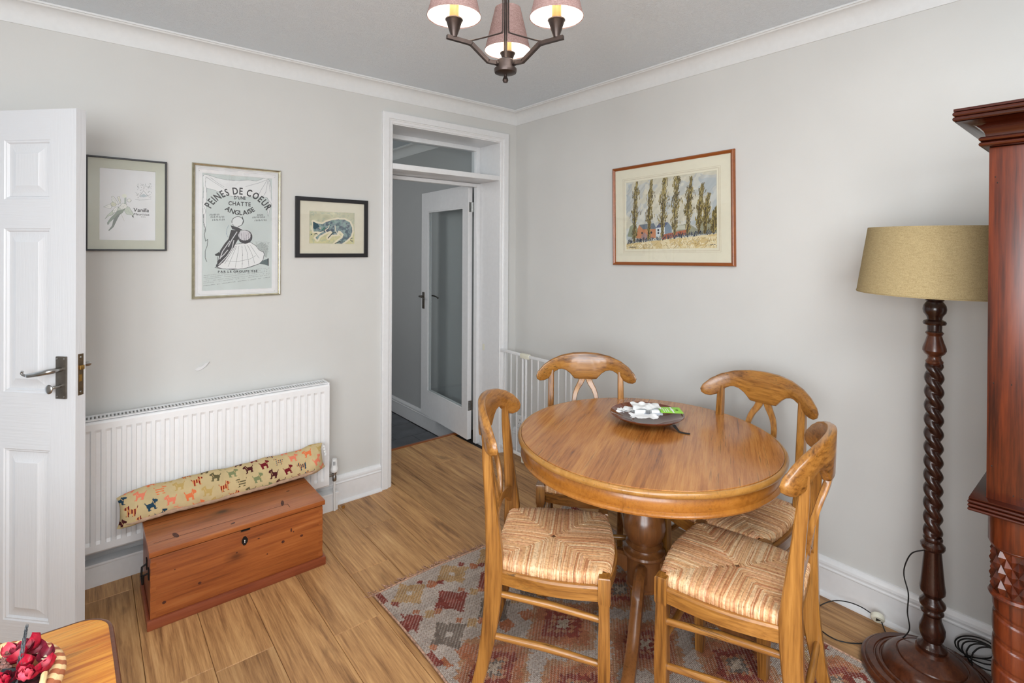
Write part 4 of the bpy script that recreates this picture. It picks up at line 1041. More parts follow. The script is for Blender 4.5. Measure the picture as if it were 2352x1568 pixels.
eo = tag(es.build('escutcheon', M['darkmetal'], ch, smooth=False), 'black iron keyhole plate')
MB().lathe([(.0025, 0), (.0025, .0008), (0, .0008)], 10, m=Matrix.Translation((0, -c_ - .0015, .227)) @ Matrix.Rotation(PI / 2, 4, 'X'), cap=False).box(-.001, .001, -c_ - .0022, -c_ - .0015, .216, .226).build('keyhole', M['plastic'], eo, smooth=False)
MB().box(-.016, .018, -c_ - .013, -c_ - .001, .2725, .277).build('lid_catch', M['darkmetal'], ch, smooth=False)
hd = MB(); hd.tube([(-a - .002, -.11, .19), (-a - .018, -.105, .185), (-a - .020, -.10, .15), (-a - .020, -.04, .15), (-a - .018, -.035, .185), (-a - .002, -.03, .19)], .004, 8)
hd.box(-a - .004, -a, -.125, -.10, .17, .21).box(-a - .004, -a, -.04, -.015, .17, .21)
tag(hd.build('side_handle', M['darkmetal'], ch), 'black iron lifting handle')

dog = [(0, 3), (.6, 2), (1.6, 4.4), (2.6, 5.4), (8.6, 5.2), (9.6, 3.2), (9.8, 1.2), (10.6, 0), (11.2, 1.4), (12.4, 1.6), (15, 3.2), (15.4, 4.6), (14.6, 6), (12.4, 6), (11.8, 8.6), (11.6, 13), (13, 13.2), (13, 14.2), (9.8, 14.2), (9.4, 10.6), (5.6, 10.6), (5.2, 13), (6.2, 13.2), (6.2, 14.2), (2.8, 14.2), (2.6, 11), (1.8, 9), (1.6, 6), (.6, 4.6)]
NU, NV = 520, 236; Lc = .845; CIRC = .40
cv = Canvas(NU, NV, (196, 175, 132)); cv.a *= (0.95 + .1 * cv.noise(30, 12, 6))[..., None]
cols_ = [(140, 30, 30), (222, 118, 74), (40, 66, 84), (74, 32, 34), (98, 90, 62), (186, 158, 98), (224, 128, 100), (112, 32, 38), (124, 130, 92)]
rr = random.Random(12)
for i in range(13):
    for j in range(8):
        ci = (i * 4 + j * 5) % len(cols_); c = cols_[ci]; fl_ = (i + j) % 2; s_ = .0031
        ox = -.02 + i * .070 + (.035 if j % 2 else 0) + rr.uniform(-.003, .003); oy = .004 + j * .051; tw = rr.uniform(-.18, .18)
        pg_ = []
        for x_, y_ in dog:
            x_ = (15 - x_) if fl_ else x_; x_ -= 7.5; y_ -= 7
            pg_.append(((ox + .02 + s_ * (x_ * math.cos(tw) - y_ * math.sin(tw))) / Lc, (oy + .02 + s_ * (x_ * math.sin(tw) + y_ * math.cos(tw))) / CIRC))
        m_ = cv.inside(pg_); cv.put(m_, c)
        if (i * 7 + j * 3) % 5 == 0: cv.put(m_ & (((cv.X * Lc / .005).astype(int) % 2) == 0), (212, 150, 92))
        if (i * 5 + j) % 7 == 0: cv.put(m_ & (((cv.Y * CIRC / .005).astype(int) % 2) == 0), (196, 175, 132))
        nx0 = (ox + .02 + s_ * (3.0 if not fl_ else -3.0)) / Lc; cv.line([(nx0 - .003, (oy + .010) / CIRC), (nx0 + .003, (oy + .024) / CIRC)], .0022, (206, 170, 120))
# seam strip of plain brown lining low at the front
vv = np.linspace(0, 1, NV + 1)
U = np.linspace(0, 1, NU + 1)
P = np.zeros((NV + 1, NU + 1, 3))
for i, u in enumerate(U):
    e = min(u, 1 - u) * Lc; k = min(1.0, (e / .05)) ** .5 if e > 0 else 0.0
    ry = .052 * k + .003; rz_ = .061 * (.80 + .20 * k)
    wob = .003 * math.sin(u * 21) + .002 * math.sin(u * 47 + 1)
    th_ = vv * 2 * PI + math.radians(-78)
    cz_ = .061 + .018 * max(0, (u - .86) / .14) ** 1.4 * 1.0 - .012 * max(0, (.10 - u) / .10)
    cy_ = .004 * math.sin(u * 9)
    pinch = 1 + .10 * (1 - k) * np.abs(np.sin(th_))
    yy = (ry + wob) * np.cos(th_); zz = (rz_ + wob * .6) * np.sin(th_) * pinch
    P[:, i, 0] = -Lc / 2 + Lc * u + .012 * (1 - k) * (np.abs(np.sin(th_)) ** 3) * (1 if u > .5 else -1); P[:, i, 1] = cy_ + yy * .96 - zz * -.42; P[:, i, 2] = cz_ + zz
# theta from -78deg runs bottom -> (+y side is towards the radiator); camera side is -y, so reverse v
wr = rr.random
P[..., 1] += .0012 * np.sin(U[None, :] * 160 + 3 * np.sin(vv[:, None] * 12)) * np.exp(-((vv[:, None] - .93) / .08) ** 2)
ex = thing('draught_excluder', 'long beige fabric draught excluder printed with little coloured terrier dogs, lying on the pine chest', 'draught excluder', (-1.925, -.216, .3035), math.radians(.4))
eo = grid_mesh('printed_cover', P, cv.a, M['cushion'], ex, smooth=True)
b = MB(); path = []
for i in range(0, 49):
    u = .012 + .976 * i / 48; e_ = min(u, 1 - u) * Lc; k = min(1.0, e_ / .05) ** .5; tq = math.radians(228)
    zz = .061 * (.80 + .20 * k) * math.sin(tq); yy = (.052 * k + .003 + .003 * math.sin(u * 21)) * math.cos(tq)
    path.append((-Lc / 2 + Lc * u, .004 * math.sin(u * 9) + yy * .96 + zz * .42, .061 + .018 * max(0, (u - .86) / .14) ** 1.4 - .012 * max(0, (.10 - u) / .10) + zz + .002))
b.tube(path, [(.0085 + .0013 * math.sin(i * 2.1)) * (.35 + .65 * min(1, i / 4, (48 - i) / 4)) for i in range(49)], 8)
tag(b.build('lining_edge', M['lining'], ex), 'creased brown lining edge')
b = MB(); e0 = P[int(NV * .62), -1]; 
for q in range(4): b.box(0, .012, -.001, .001, 0, .010, m=Matrix.Translation((e0[0] + .002 + q * .004, e0[1] - .01, e0[2] + .012 - q * .012)) @ Matrix.Rotation(.5 + q * .4, 4, 'Y') )
tag(b.build('care_label', M['clearwrap'], ex, smooth=False), 'small pale sewn-in label')

# ================================================================== PICTURES
def frame_mesh(W, Hh, fw, dp, prof=None):
    """mitred frame; local XZ, front towards -Y, back at y = 0"""
    prof = prof or [(0, 0), (0, dp), (.1 * fw, dp + .001), (.85 * fw, dp + .001), (fw, dp - .003), (fw, 0)]
    cs = [(-W / 2, -Hh / 2, 1, 1), (W / 2, -Hh / 2, -1, 1), (W / 2, Hh / 2, -1, -1), (-W / 2, Hh / 2, 1, -1)]
    secs = [[(x_ + sx_ * i_, -o_, z_ + sz_ * i_) for i_, o_ in prof] for x_, z_, sx_, sz_ in cs]
    b = MB(); k = len(prof); vs = [p for s_ in secs for p in s_]
    fs = [(i * k + j, i * k + (j + 1) % k, ((i + 1) % 4) * k + (j + 1) % k, ((i + 1) % 4) * k + j) for i in range(4) for j in range(k)]
    return b.add(vs, fs)
def picture(name, label, loc, rot, W, Hh, fw, dp, fmat, mount, win, prof=None, glass=True, tilt=0.0):
    t = thing(name, label, 'picture', loc, rot)
    if tilt: t.rotation_euler = (0, tilt, rot) if rot == 0 else Euler((0, 0, rot)).to_matrix().to_4x4().to_euler()
    if tilt and rot: t.rotation_euler = (Matrix.Rotation(rot, 4, 'Z') @ Matrix.Rotation(tilt, 4, 'Y')).to_euler()
    frame_mesh(W, Hh, fw, dp, prof).build('frame', fmat, t, ang=30)
    MB().box(-W / 2 + fw * .5, W / 2 - fw * .5, -.004, 0, -Hh / 2 + fw * .5, Hh / 2 - fw * .5).build('backing', M['mat_cream'], t, smooth=False)
    x0, x1, z0_, z1_ = win
    mo = MB(); iw, ih = W / 2 - fw * .9, Hh / 2 - fw * .9; ym = -.0085
    cs = [((-iw, -ih), (x0, z0_)), ((iw, -ih), (x1, z0_)), ((iw, ih), (x1, z1_)), ((-iw, ih), (x0, z1_))]
    V = []
    for (ox, oz), (ix, iz) in cs: V += [(ox, ym, oz), (ix, ym, iz), (ix + (.0018 if ix < (x0 + x1) / 2 else -.0018), ym + .002, iz + (.0018 if iz < (z0_ + z1_) / 2 else -.0018))]
    F_ = []
    for i in range(4):
        j = (i + 1) % 4; F_ += [(i * 3, j * 3, j * 3 + 1, i * 3 + 1), (i * 3 + 1, j * 3 + 1, j * 3 + 2, i * 3 + 2)]
    if mount: mo.add(V, F_).build('mount', mount, t, smooth=False)
    if glass: MB().box(-iw - .002, iw + .002, -.0125, -.0115, -ih - .002, ih + .002).build('glass', M['pane'], t, smooth=False)
    return t
# --- botanical print
t = picture('botanical_print', 'thin black framed flower print with sage mount, nearest the open door', (-2.3145, -.001, 1.6645), 0, .297, .42, .0075, .016, M['black'], M['mat_green'], (-.102, .106, -.163, .161))
cv = Canvas(200, 320, (221, 223, 225)); cv.a *= (.985 + .03 * cv.noise(6, 9, 2))[..., None]
def T(x, y): return ((x - 240) / 805.0, (y - (268 + (x - 240) * .082)) / (1052 + (x - 240) * -.055))
def TP(pts): return [T(*p) for p in pts]
LG, DG, MG = (196, 206, 194), (84, 98, 92), (138, 152, 140)
for pts, c in (([(325, 1015), (360, 960), (440, 880), (520, 850), (560, 870), (480, 910), (420, 960), (370, 970)], LG), ([(600, 820), (660, 850), (715, 940), (718, 985), (690, 960), (620, 950), (590, 900)], LG),
               ([(365, 1100), (355, 1070), (400, 1000), (500, 900), (600, 870), (560, 930), (460, 1000), (385, 1060)], MG), ([(372, 1178), (385, 1180), (440, 1130), (500, 1000), (540, 930), (490, 960), (440, 1030), (420, 1120)], (122, 130, 126)),
               ([(415, 690), (440, 690), (490, 760), (510, 810), (470, 800), (420, 760)], (226, 228, 226)), ([(305, 840), (390, 800), (420, 840), (400, 870)], (230, 232, 230)),
               ([(490, 700), (520, 690), (540, 760), (530, 800)], (226, 226, 214)), ([(400, 790), (430, 770), (480, 800), (470, 830), (420, 835)], (214, 216, 196)), ([(425, 900), (460, 850), (510, 840), (480, 910), (440, 935)], (232, 234, 232)),
               ([(510, 850), (560, 790), (620, 800), (625, 850), (560, 885)], (228, 230, 226)), ([(590, 700), (612, 700), (612, 800), (592, 800)], (176, 190, 180))):
    q = TP(pts); cv.poly(q, c); cv.line(q + [q[0]], .0045, (112, 124, 118))
    mx_ = sum(p[0] for p in q) / len(q); my_ = sum(p[1] for p in q) / len(q)
    for p in q[::2]: cv.line([p, (mx_, my_)], .004, c if c[0] < 150 else (170, 182, 172))
cv.ell(*T(588, 685), .045, .026, (222, 226, 214)); cv.ell(*T(655, 750), .035, .022, (226, 228, 224)); cv.line([T(548, 950), T(590, 1045)], .006, (190, 186, 176)); cv.line([T(700, 970), T(714, 990)], .018, (50, 58, 56))
for k in range(7): a_ = k; cv.line([T(655 + 30 * math.cos(a_), 750 + 26 * math.sin(a_)), T(655 + 30 * math.cos(a_ + 1), 750 + 26 * math.sin(a_ + 1))], .005, DG)
GC = (132, 138, 140); rr = random.Random(8)
cv.line([T(800, 690), T(860, 610), T(925, 690), T(800, 690)], .006, GC); cv.poly(TP([(800, 690), (860, 655), (925, 690), (860, 706)]), (178, 190, 196))
for k in range(60):
    x_ = rr.uniform(740, 975); y_ = rr.uniform(500, 715)
    if abs(x_ - 860) < 40 and y_ > 600: continue
    cv.line([T(x_, y_), T(x_ + rr.uniform(-22, 22), y_ + rr.uniform(-20, 20)), T(x_ + rr.uniform(-22, 22), y_ + rr.uniform(-8, 26))], .0045, GC, .8)
cv.line([T(740, 735), T(800, 745), T(900, 742), T(970, 730)], .005, GC)
flat_print('printed_sheet', cv, -.1035, .1075, -.1645, .1625, -.0062, t)
b = MB(); letters(b, 'Vanilla', .0205, -.030, .024, -.0066, sx=.92, shear=.12, bold=.03, gap=.10)
b.tube([(.020, -.0066, -.016), (.022, -.0066, -.013), (.026, -.0066, -.016)], .0008, 4)
letters(b, 'Mauritius', .0225, -.046, .0135, -.0066, sx=1.1, shear=.1, bold=.02); letters(b, 'DEN', .050, -.055, .006, -.0066, sx=1.2, gap=.3)
b.build('lettering', M['ink'], t, smooth=False)
# --- theatre poster
t = picture('theatre_poster', 'silver framed black and white French theatre poster, middle of the three pictures', (-1.8595, -.001, 1.5525), 0, .408, .666, .0125, .018, M['silver'], M['paper'], (-.161, .163, -.296, .288),
            prof=[(0, 0), (0, .014), (.002, .018), (.005, .0205), (.008, .019), (.0095, .0165), (.0115, .016), (.0125, .013), (.0125, 0)])
b = MB()
for q in (.018, .024, .028):
    for (x0_, x1_, z0_, z1_) in ((-.161 - q, -.161 - q + .0006, -.296 - q, .288 + q), (.163 + q, .163 + q + .0006, -.296 - q, .288 + q), (-.161 - q, .163 + q, -.296 - q, -.2954 - q), (-.161 - q, .163 + q, .288 + q, .2886 + q)):
        b.box(x0_, x1_, -.0088, -.0085, z0_, z1_)
for sx_ in (-1, 1):
    for zz in (-.296 - .012, .288 + .010): b.tube([(.001 + sx_ * (.162 + .010), -.0087, zz - .004), (.001 + sx_ * (.162 + .014), -.0087, zz), (.001 + sx_ * (.162 + .010), -.0087, zz + .003), (.001 + sx_ * (.162 + .007), -.0087, zz)], .0007, 4)
b.build('mount_lines', M['paperline'], t, smooth=False)
cv = Canvas(250, 450, (196, 205, 203)); cv.a *= (.97 + .06 * cv.noise(5, 8, 5))[..., None]
def A1(x, y): x0 = 300 + (y - 290) * .012; return ((x - x0) / 1510.0, (y - (290 + (x - 300) * .070)) / 2440.0)
def A2(x, y): # second crop (scale 7.465) to the first (9.222): shared origin x=430
    X_ = x / 7.465 * 9.222; Y_ = (y / 7.465 + 490 - 365) * 9.222; return A1(X_, Y_)
K = (44, 44, 46); Wt = (224, 226, 226); G1 = (120, 126, 126)
dr = [(325, 370), (350, 335), (430, 345), (600, 400), (800, 440), (1050, 455), (1250, 440), (1450, 460), (1600, 400), (1690, 395), (1750, 470), (1780, 600), (1785, 820), (1810, 950), (1760, 1060), (1720, 1230), (1700, 1180), (1740, 980), (1700, 830), (1660, 810), (1400, 800), (1100, 810), (750, 760), (640, 690), (520, 640), (400, 620), (405, 800), (395, 1100), (400, 1400), (375, 1500), (340, 1300), (330, 950), (345, 600)]
cv.poly([A1(*p) for p in dr], Wt); cv.line([A1(*p) for p in dr], .005, (140, 146, 148))
for l_ in ([(380, 380), (560, 500), (750, 620)], [(480, 400), (640, 520), (760, 590)], [(1700, 420), (1500, 500), (1210, 580)], [(1690, 430), (1560, 640), (1500, 760)], [(1700, 450), (1660, 700), (1600, 800)], [(1720, 460), (1760, 700)], [(380, 400), (370, 560), (405, 620)], [(345, 980), (390, 1080), (350, 1250)], [(1690, 830), (1790, 960), (1740, 1040)]):
    cv.line([A1(*p) for p in l_], .005, (150, 154, 158))
rib = [(330, 150), (310, 250), (350, 400), (320, 600), (310, 700), (345, 780)]
cv.line([A2(*p) for p in [(280, 0), (290, 150), (320, 260), (300, 330), (320, 450), (355, 420), (350, 520), (315, 620), (318, 720), (345, 790)]], .008, (98, 104, 104))
# generic lady in a bell skirt and a dark cloak
cv.poly([A2(*p) for p in [(1190, 560), (1280, 520), (1390, 580), (1400, 650), (1380, 800), (1300, 760), (1230, 640)]], (170, 178, 176)); rs3 = random.Random(2)
for k in range(90): x_, y_ = rs3.uniform(1170, 1420), rs3.uniform(500, 700); cv.line([A2(x_, y_), A2(x_ + 8, y_ + 4)], .004, G1)
sk2 = [(800, 530), (1080, 510), (1180, 580), (1240, 660), (1320, 700), (1330, 740), (1310, 840), (1240, 900), (1080, 940), (950, 965), (780, 950), (620, 935), (520, 900), (500, 860), (600, 760), (700, 680)]
cv.poly([A2(*p) for p in sk2], Wt); cv.line([A2(*p) for p in sk2 + sk2[:1]], .006, K)
for (x0_, x1_, y1_) in ((840, 700, 900), (880, 820, 930), (930, 940, 940), (980, 1060, 930), (1030, 1160, 880), (1080, 1240, 800), (820, 640, 850)):
    cv.line([A2(x0_, 560), A2((x0_ + x1_) / 2 + 10, 700), A2(x1_, y1_)], .0045, G1)
cv.line([A2(*p) for p in [(650, 800), (860, 830), (1080, 800), (1180, 750)]], .004, G1)
cl2 = [(740, 280), (900, 290), (880, 420), (820, 520), (790, 580), (700, 720), (620, 820), (520, 895), (490, 890), (540, 760), (560, 620), (640, 500), (700, 430), (720, 350)]
cv.poly([A2(*p) for p in cl2], (62, 62, 66))
for l_ in ([(790, 460), (760, 600), (680, 720), (540, 860)], [(720, 470), (600, 640), (560, 760)], [(840, 320), (760, 440), (700, 560)], [(690, 620), (620, 700), (570, 740)]): cv.line([A2(*p) for p in l_], .013, (196, 198, 200))
cv.ell(*A2(985, 410), .105, .060, (68, 68, 72)); cv.ell(*A2(975, 385), .088, .044, (206, 204, 208))
for k in range(7): cv.line([A2(880 + k * 34, 330), A2(890 + k * 30, 470)], .005, (120, 118, 124))
cv.ell(*A2(850, 140), .072, .047, (214, 218, 218)); cv.line([A2(850 + 100 * math.cos(a / 6), 140 + 85 * math.sin(a / 6)) for a in range(-24, 10)], .008, K)
cv.poly([A2(*p) for p in [(730, 200), (860, 240), (940, 290), (880, 300), (760, 270)]], (66, 66, 70)); cv.line([A2(*p) for p in [(740, 160), (820, 210), (920, 270)]], .012, (210, 212, 214)); cv.line([A2(930, 60), A2(950, 130), A2(935, 180)], .010, K)
cv.line([A2(*p) for p in [(700, 190), (670, 260), (660, 340), (690, 400)]], .005, (120, 140, 160))
cv.poly([A2(*p) for p in [(475, 680), (550, 640), (555, 710), (490, 705)]], (60, 64, 66)); cv.line([A2(*p) for p in [(520, 720), (520, 860), (545, 860)]], .010, (90, 96, 98))
cv.poly([A2(*p) for p in [(1240, 900), (1300, 850), (1400, 820), (1412, 950), (1340, 920)]], (96, 110, 112)); cv.line([A2(1405, 820), A2(1410, 945)], .014, K)
cv.line([A2(*p) for p in [(480, 900), (600, 930), (780, 958), (960, 962), (1100, 940), (1240, 900)]], .008, (70, 76, 78))
# rows of small print, too small to read
for r_i, yy in enumerate((1020, 1050, 1080, 1115, 1145, 1190)):
    x_ = 300
    while x_ < 1435:
        l_ = rs3.uniform(6, 22)
        if rs3.random() > .2: cv.line([A2(x_, yy - (x_ - 300) * .03), A2(x_ + l_, yy - (x_ - 300) * .03 + rs3.uniform(-5, 5))], .0055, (150, 156, 156) if r_i < 5 else (112, 118, 118))
        x_ += l_ + rs3.uniform(6, 14)
for (xs_, ys_, n_, dx_) in ((385, 10, 7, 24), (405, 50, 9, 26), (430, 98, 8, 27), (1195, 40, 5, 24), (1110, 78, 9, 27), (1150, 130, 8, 29)):
    for k in range(n_): x_ = xs_ + k * dx_; cv.line([A2(x_, ys_ + 12), A2(x_ + rs3.uniform(-4, 10), ys_ - 12)], .0075, (88, 94, 94)); cv.line([A2(x_, ys_), A2(x_ + 10, ys_ + rs3.uniform(-8, 8))], .005, (110, 116, 116))
flat_print('printed_sheet', cv, -.1625, .1645, -.2975, .2895, -.0062, t)
b = MB(); yl = -.0066
# arc centre below the words
letters(b, 'PEINES DE COEUR', 0, 0, .049, yl, arc=(.006, .049, .143, math.radians(91), 1), gap=.16, bold=.04, fit=.318)
letters(b, "D'UNE", .008, .1665, .024, yl, 'mid', gap=.16, bold=.05, fit=.056)
letters(b, 'CHATTE', .008, .134, .029, yl, 'mid', gap=.16, bold=.04, fit=.106)
letters(b, 'ANGLAISE', 0, 0, .033, yl, arc=(.008, .1994, .113, math.radians(-90), -1), gap=.14, bold=.04, fit=.158)
letters(b, 'PAR LE GROUPE TSE', .002, -.208, .0155, yl, 'mid', gap=.28, bold=.05, fit=.186)
b.build('lettering', M['ink'], t, smooth=False)
# --- cat picture
t = picture('cat_picture', 'small black framed painting of a curled sleeping grey cat, beside the doorway', (-1.3715, -.001, 1.588), 0, .415, .336, .022, .018, M['black'], M['mat_ivory'], (-.132, .130, -.091, .092), prof=[(0, 0), (0, .018), (.001, .019), (.021, .019), (.022, .018), (.022, 0)])
cv = Canvas(210, 150, (198, 198, 172)); n_ = cv.noise(7, 5, 3); n2_ = cv.noise(20, 16, 9)
cv.a = np.array([196, 196, 170]) * (.88 + .24 * n_)[..., None]; cv.put((cv.Y > .62 + .1 * (n_ - .5)), (214, 206, 150), .55); cv.put(n2_ > .62, (150, 168, 160), .35)
def Bc(x, y): return ((x - 425 + (y - 430) * .02) / 1012.0, (y - 430 - (x - 425) * .05 * (1 - (y - 430) / 750.0)) / 750.0)
body = [(510, 680), (590, 720), (700, 740), (780, 690), (900, 650), (1050, 625), (1200, 635), (1310, 690), (1360, 800), (1365, 900), (1330, 1000), (1250, 1080), (1130, 1170), (950, 1190), (1040, 1110), (1140, 1040), (1165, 960), (1100, 890), (1050, 880), (1030, 960), (900, 970), (830, 1050), (820, 1030), (920, 920), (880, 880), (760, 930), (640, 1000), (590, 1090), (550, 1040), (620, 970), (700, 915), (600, 900), (520, 905), (500, 830), (530, 760)]
bp = [Bc(*p) for p in body]; cv.line(bp + bp[:1], .075, (226, 218, 196), .9)
m_ = cv.inside(bp); st2 = cv.noise(26, 9, 21); cv.put(m_, (136, 152, 154)); cv.put(m_ & (st2 > .55), (86, 106, 114), .7); cv.put(m_ & (n2_ > .58), (150, 176, 166), .6); cv.put(m_ & (n2_ < .38), (92, 98, 112), .7)
cv.poly([Bc(*p) for p in [(505, 680), (600, 725), (640, 790), (540, 860), (505, 820)]], (62, 86, 96)); cv.poly([Bc(*p) for p in [(680, 860), (755, 790), (760, 850), (700, 880)]], (86, 128, 116)); cv.ell(*Bc(655, 825), .018, .022, (206, 190, 170))
for l_ in ([(790, 920), (760, 870), (830, 820), (850, 760)], [(980, 770), (985, 880), (1040, 960), (1120, 1010)], [(1100, 900), (1160, 960), (1140, 1010)], [(540, 920), (640, 925), (720, 900)]): cv.line([Bc(*p) for p in l_], .014, (232, 224, 200))
for l_ in ([(820, 1050), (880, 980), (930, 920), (1000, 915)], [(530, 960), (570, 940), (590, 960)], [(940, 1185), (1000, 1150), (1090, 1120)], [(1320, 1080), (1350, 1110), (1380, 1105)], [(1330, 1050), (1360, 1040)], [(460, 960), (480, 975)]): cv.line([Bc(*p) for p in l_], .014, (54, 62, 64))
flat_print('painted_sheet', cv, -.1335, .1315, -.0925, .0935, -.0062, t)
# --- poplar landscape on the right wall
t = picture('landscape_painting', 'teak framed watercolour of tall poplar trees over farm buildings on the right wall', (-.001, -1.3065, 1.676), -PI / 2, .757, .578, .0185, .018, M['teakframe'], M['mat_cream'], (-.285, .284, -.198, .196), prof=[(0, 0), (0, .012), (.003, .018), (.008, .020), (.013, .017), (.016, .013), (.0185, .0125), (.0185, 0)], tilt=math.radians(-.9))
cv = Canvas(300, 210, (196, 200, 196)); n1 = cv.noise(5, 4, 7); n2_ = cv.noise(14, 10, 8)
# diagonal wash
dg = Canvas(300, 210); q = (cv.X * .75 + cv.Y * .6); rs4 = np.random.RandomState(3); band = np.interp((q * 60 + 5 * n1), np.arange(100), rs4.rand(100))
cv.a = np.array([192, 196, 192]) * (.90 + .16 * band[..., None]); cv.put(n1 > .55, (214, 206, 176), .5); cv.put(n1 < .40, (160, 174, 184), .45); cv.put(n2_ > .62, (224, 220, 200), .45)
cv.put(cv.Y > .86 - .10 * (cv.X - .5), (222, 210, 172)); cv.put((cv.Y > .86 - .1 * (cv.X - .5)) & (n2_ > .52), (196, 170, 112), .6)
rr = random.Random(21)
cv.poly([(.02, .80), (.05, .66), (.10, .62), (.15, .70), (.15, .84)], (142, 148, 126)); cv.poly([(.58, .80), (.60, .68), (.72, .66), (.80, .74), (.86, .62), (1, .66), (1, .80), (.7, .82)], (150, 152, 132))
cv.poly([(.13, .76), (.165, .64), (.21, .70), (.36, .70), (.36, .84), (.13, .84)], (190, 130, 94)); cv.poly([(.165, .64), (.34, .63), (.37, .71), (.21, .71)], (110, 120, 130))
cv.poly([(.365, .70), (.41, .70), (.41, .83), (.365, .83)], (196, 206, 210)); cv.poly([(.36, .70), (.40, .63), (.50, .63), (.47, .69), (.46, .80), (.38, .80)], (206, 214, 218)); cv.poly([(.36, .70), (.40, .63), (.50, .63), (.465, .69)], (92, 100, 128)); cv.poly([(.465, .69), (.50, .63), (.54, .70), (.54, .80), (.465, .80)], (128, 144, 158))
cv.poly([(.42, .80), (.70, .74), (.71, .80), (.44, .87)], (172, 102, 74)); cv.poly([(.55, .74), (.57, .68), (.68, .68), (.70, .74)], (190, 192, 176))
for (x_, y_) in ((.20, .76), (.31, .76), (.39, .73), (.43, .73), (.39, .77), (.44, .77)): cv.ell(x_, y_, .010, .016, (50, 54, 66))
cv.poly([(.19, .80), (.225, .75), (.26, .79), (.26, .86), (.19, .86)], (160, 132, 130))
for k in range(260):
    x_ = rr.uniform(.02, .98); y_ = .895 - .11 * (x_ - .1) + rr.uniform(-.03, .015); cv.line([(x_, y_), (x_ + rr.uniform(-.012, .012), y_ - rr.uniform(.01, .04))], .006, rr.choice([(44, 56, 84), (70, 78, 96), (110, 116, 110), (40, 44, 56)]))
for k in range(300):
    x_ = rr.uniform(.0, 1); y_ = rr.uniform(.90 - .1 * (x_ - .5), 1.0); cv.line([(x_, y_), (x_ + rr.uniform(-.02, .03), y_ - rr.uniform(.01, .03))], .005, rr.choice([(206, 186, 130), (232, 226, 200), (170, 146, 98), (190, 180, 150)]))
for (u, tp, bs_, hw) in ((.11, .0, .88, .040), (.285, .02, .87, .036), (.44, .0, .83, .044), (.575, -.02, .81, .046), (.715, .07, .80, .038), (.825, .19, .80, .032), (.885, .32, .80, .030), (.965, .50, .80, .040)):
    for k in range(520):
        v_ = rr.random(); y_ = tp + (bs_ - tp) * v_; wd = hw * (math.sin(PI * min(1, v_ * .92 + .05)) ** .7) * (.75 + .35 * math.sin(v_ * 19 + u * 30)); x_ = u + (.012 - .02 * (v_)) + rr.gauss(0, .62) * wd + (1 - v_) ** 3 * .02
        c = rr.choice([(122, 108, 62), (96, 86, 54), (150, 136, 82), (82, 76, 56), (172, 158, 104), (110, 98, 58)])
        cv.line([(x_, y_), (x_ + rr.uniform(-.004, .014), y_ - rr.uniform(.02, .05))], .006, c)
    cv.line([(u + .004, tp + .3 * (bs_ - tp)), (u - .008, bs_)], .007, (78, 70, 56))
cv.line([(.04, .965), (.07, .96), (.10, .965), (.13, .958)], .005, (60, 60, 64)); cv.line([(.93, .955), (.96, .945), (.98, .95)], .005, (60, 60, 64))
flat_print('painted_sheet', cv, -.2865, .2855, -.1995, .1975, -.0062, t)
b = MB()
for q in (.010, .013, .020):
    for (x0_, x1_, z0_, z1_) in ((-.285 - q, -.285 - q + .0007, -.198 - q, .196 + q), (.284 + q, .284 + q + .0007, -.198 - q, .196 + q), (-.285 - q, .284 + q, -.198 - q, -.1973 - q), (-.285 - q, .284 + q, .196 + q, .1967 + q)):
        b.box(x0_, x1_, -.0088, -.0085, z0_, z1_)
b.build('mount_lines', plain('gold_brown_line', rgb(170, 150, 116), 0.7), t, smooth=False)
# ================================================================== CHILD GATE
gt = thing('child_safety_gate', 'white metal child safety gate folded back against the right wall behind the far chairs', 'gate', (-.142, 0, 0))
gy = [.165 - q for q in (0, .075, .15, .225, .292, .362)]
ztop, zb = .748, .052
tr_ = MB(); tr_.box(-.008, .008, -.262, .170, ztop - .012, ztop + .006, bev=.002); tr_.build('top_rail', M['gloss'], gt)
MB().box(-.008, .008, -.262, .170, zb - .008, zb + .010, bev=.002).build('bottom_rail', M['gloss'], gt)
MB().box(-.008, .008, -.72, -.275, ztop - .014, ztop + .004, bev=.002).build('top_rail', M['gloss'], gt)
MB().box(-.008, .008, -.72, -.275, zb - .010, zb + .008, bev=.002).build('bottom_rail', M['gloss'], gt)
bar0 = None
for y_ in [.163, .088, .013, -.060, -.128, -.192, -.254, -.290, -.348, -.412, -.476, -.540, -.604, -.668, -.714]:
    thick = y_ in (-.254, -.290, .163, -.714)
    r_ = .0075 if thick else .0048
    MB().tube([(0, y_, zb), (0, y_, ztop - .008)], r_, 10).build('bar', M['gloss'], gt)
MB().box(-.014, .014, -.325, -.235, ztop - .024, ztop + .010, bev=.008).build('latch_handle', M['cream_plastic'], gt)
MB().box(-.013, .013, -.285, -.255, .010, .062, bev=.004).build('latch_foot', M['cream_plastic'], gt)
for z_ in (ztop - .030, zb - .008):
    k = MB().box(-.016, .004, .168, .196, z_ - .006, z_ + .044, bev=.004).box(-.014, -.006, .150, .172, z_ + .012, z_ + .026, bev=.002)
    k.build('hinge_bracket', M['cream_plastic'], gt)
# socket box on the skirting in the corner, seen through the gate bars
so = thing('wall_socket', 'small white socket box low in the room corner behind the gate', 'socket', (-.0015, -.082, .215))
MB().box(-.022, -.0, -.044, .044, -.044, .044, bev=.004).build('faceplate', M['plastic'], so)
MB().box(-.0228, -.0215, -.008, -.003, .008, .020).box(-.0228, -.0215, -.016, -.009, -.014, -.009).box(-.0228, -.0215, .004, .011, -.014, -.009).build('pin_holes', M['ink'], so, smooth=False)

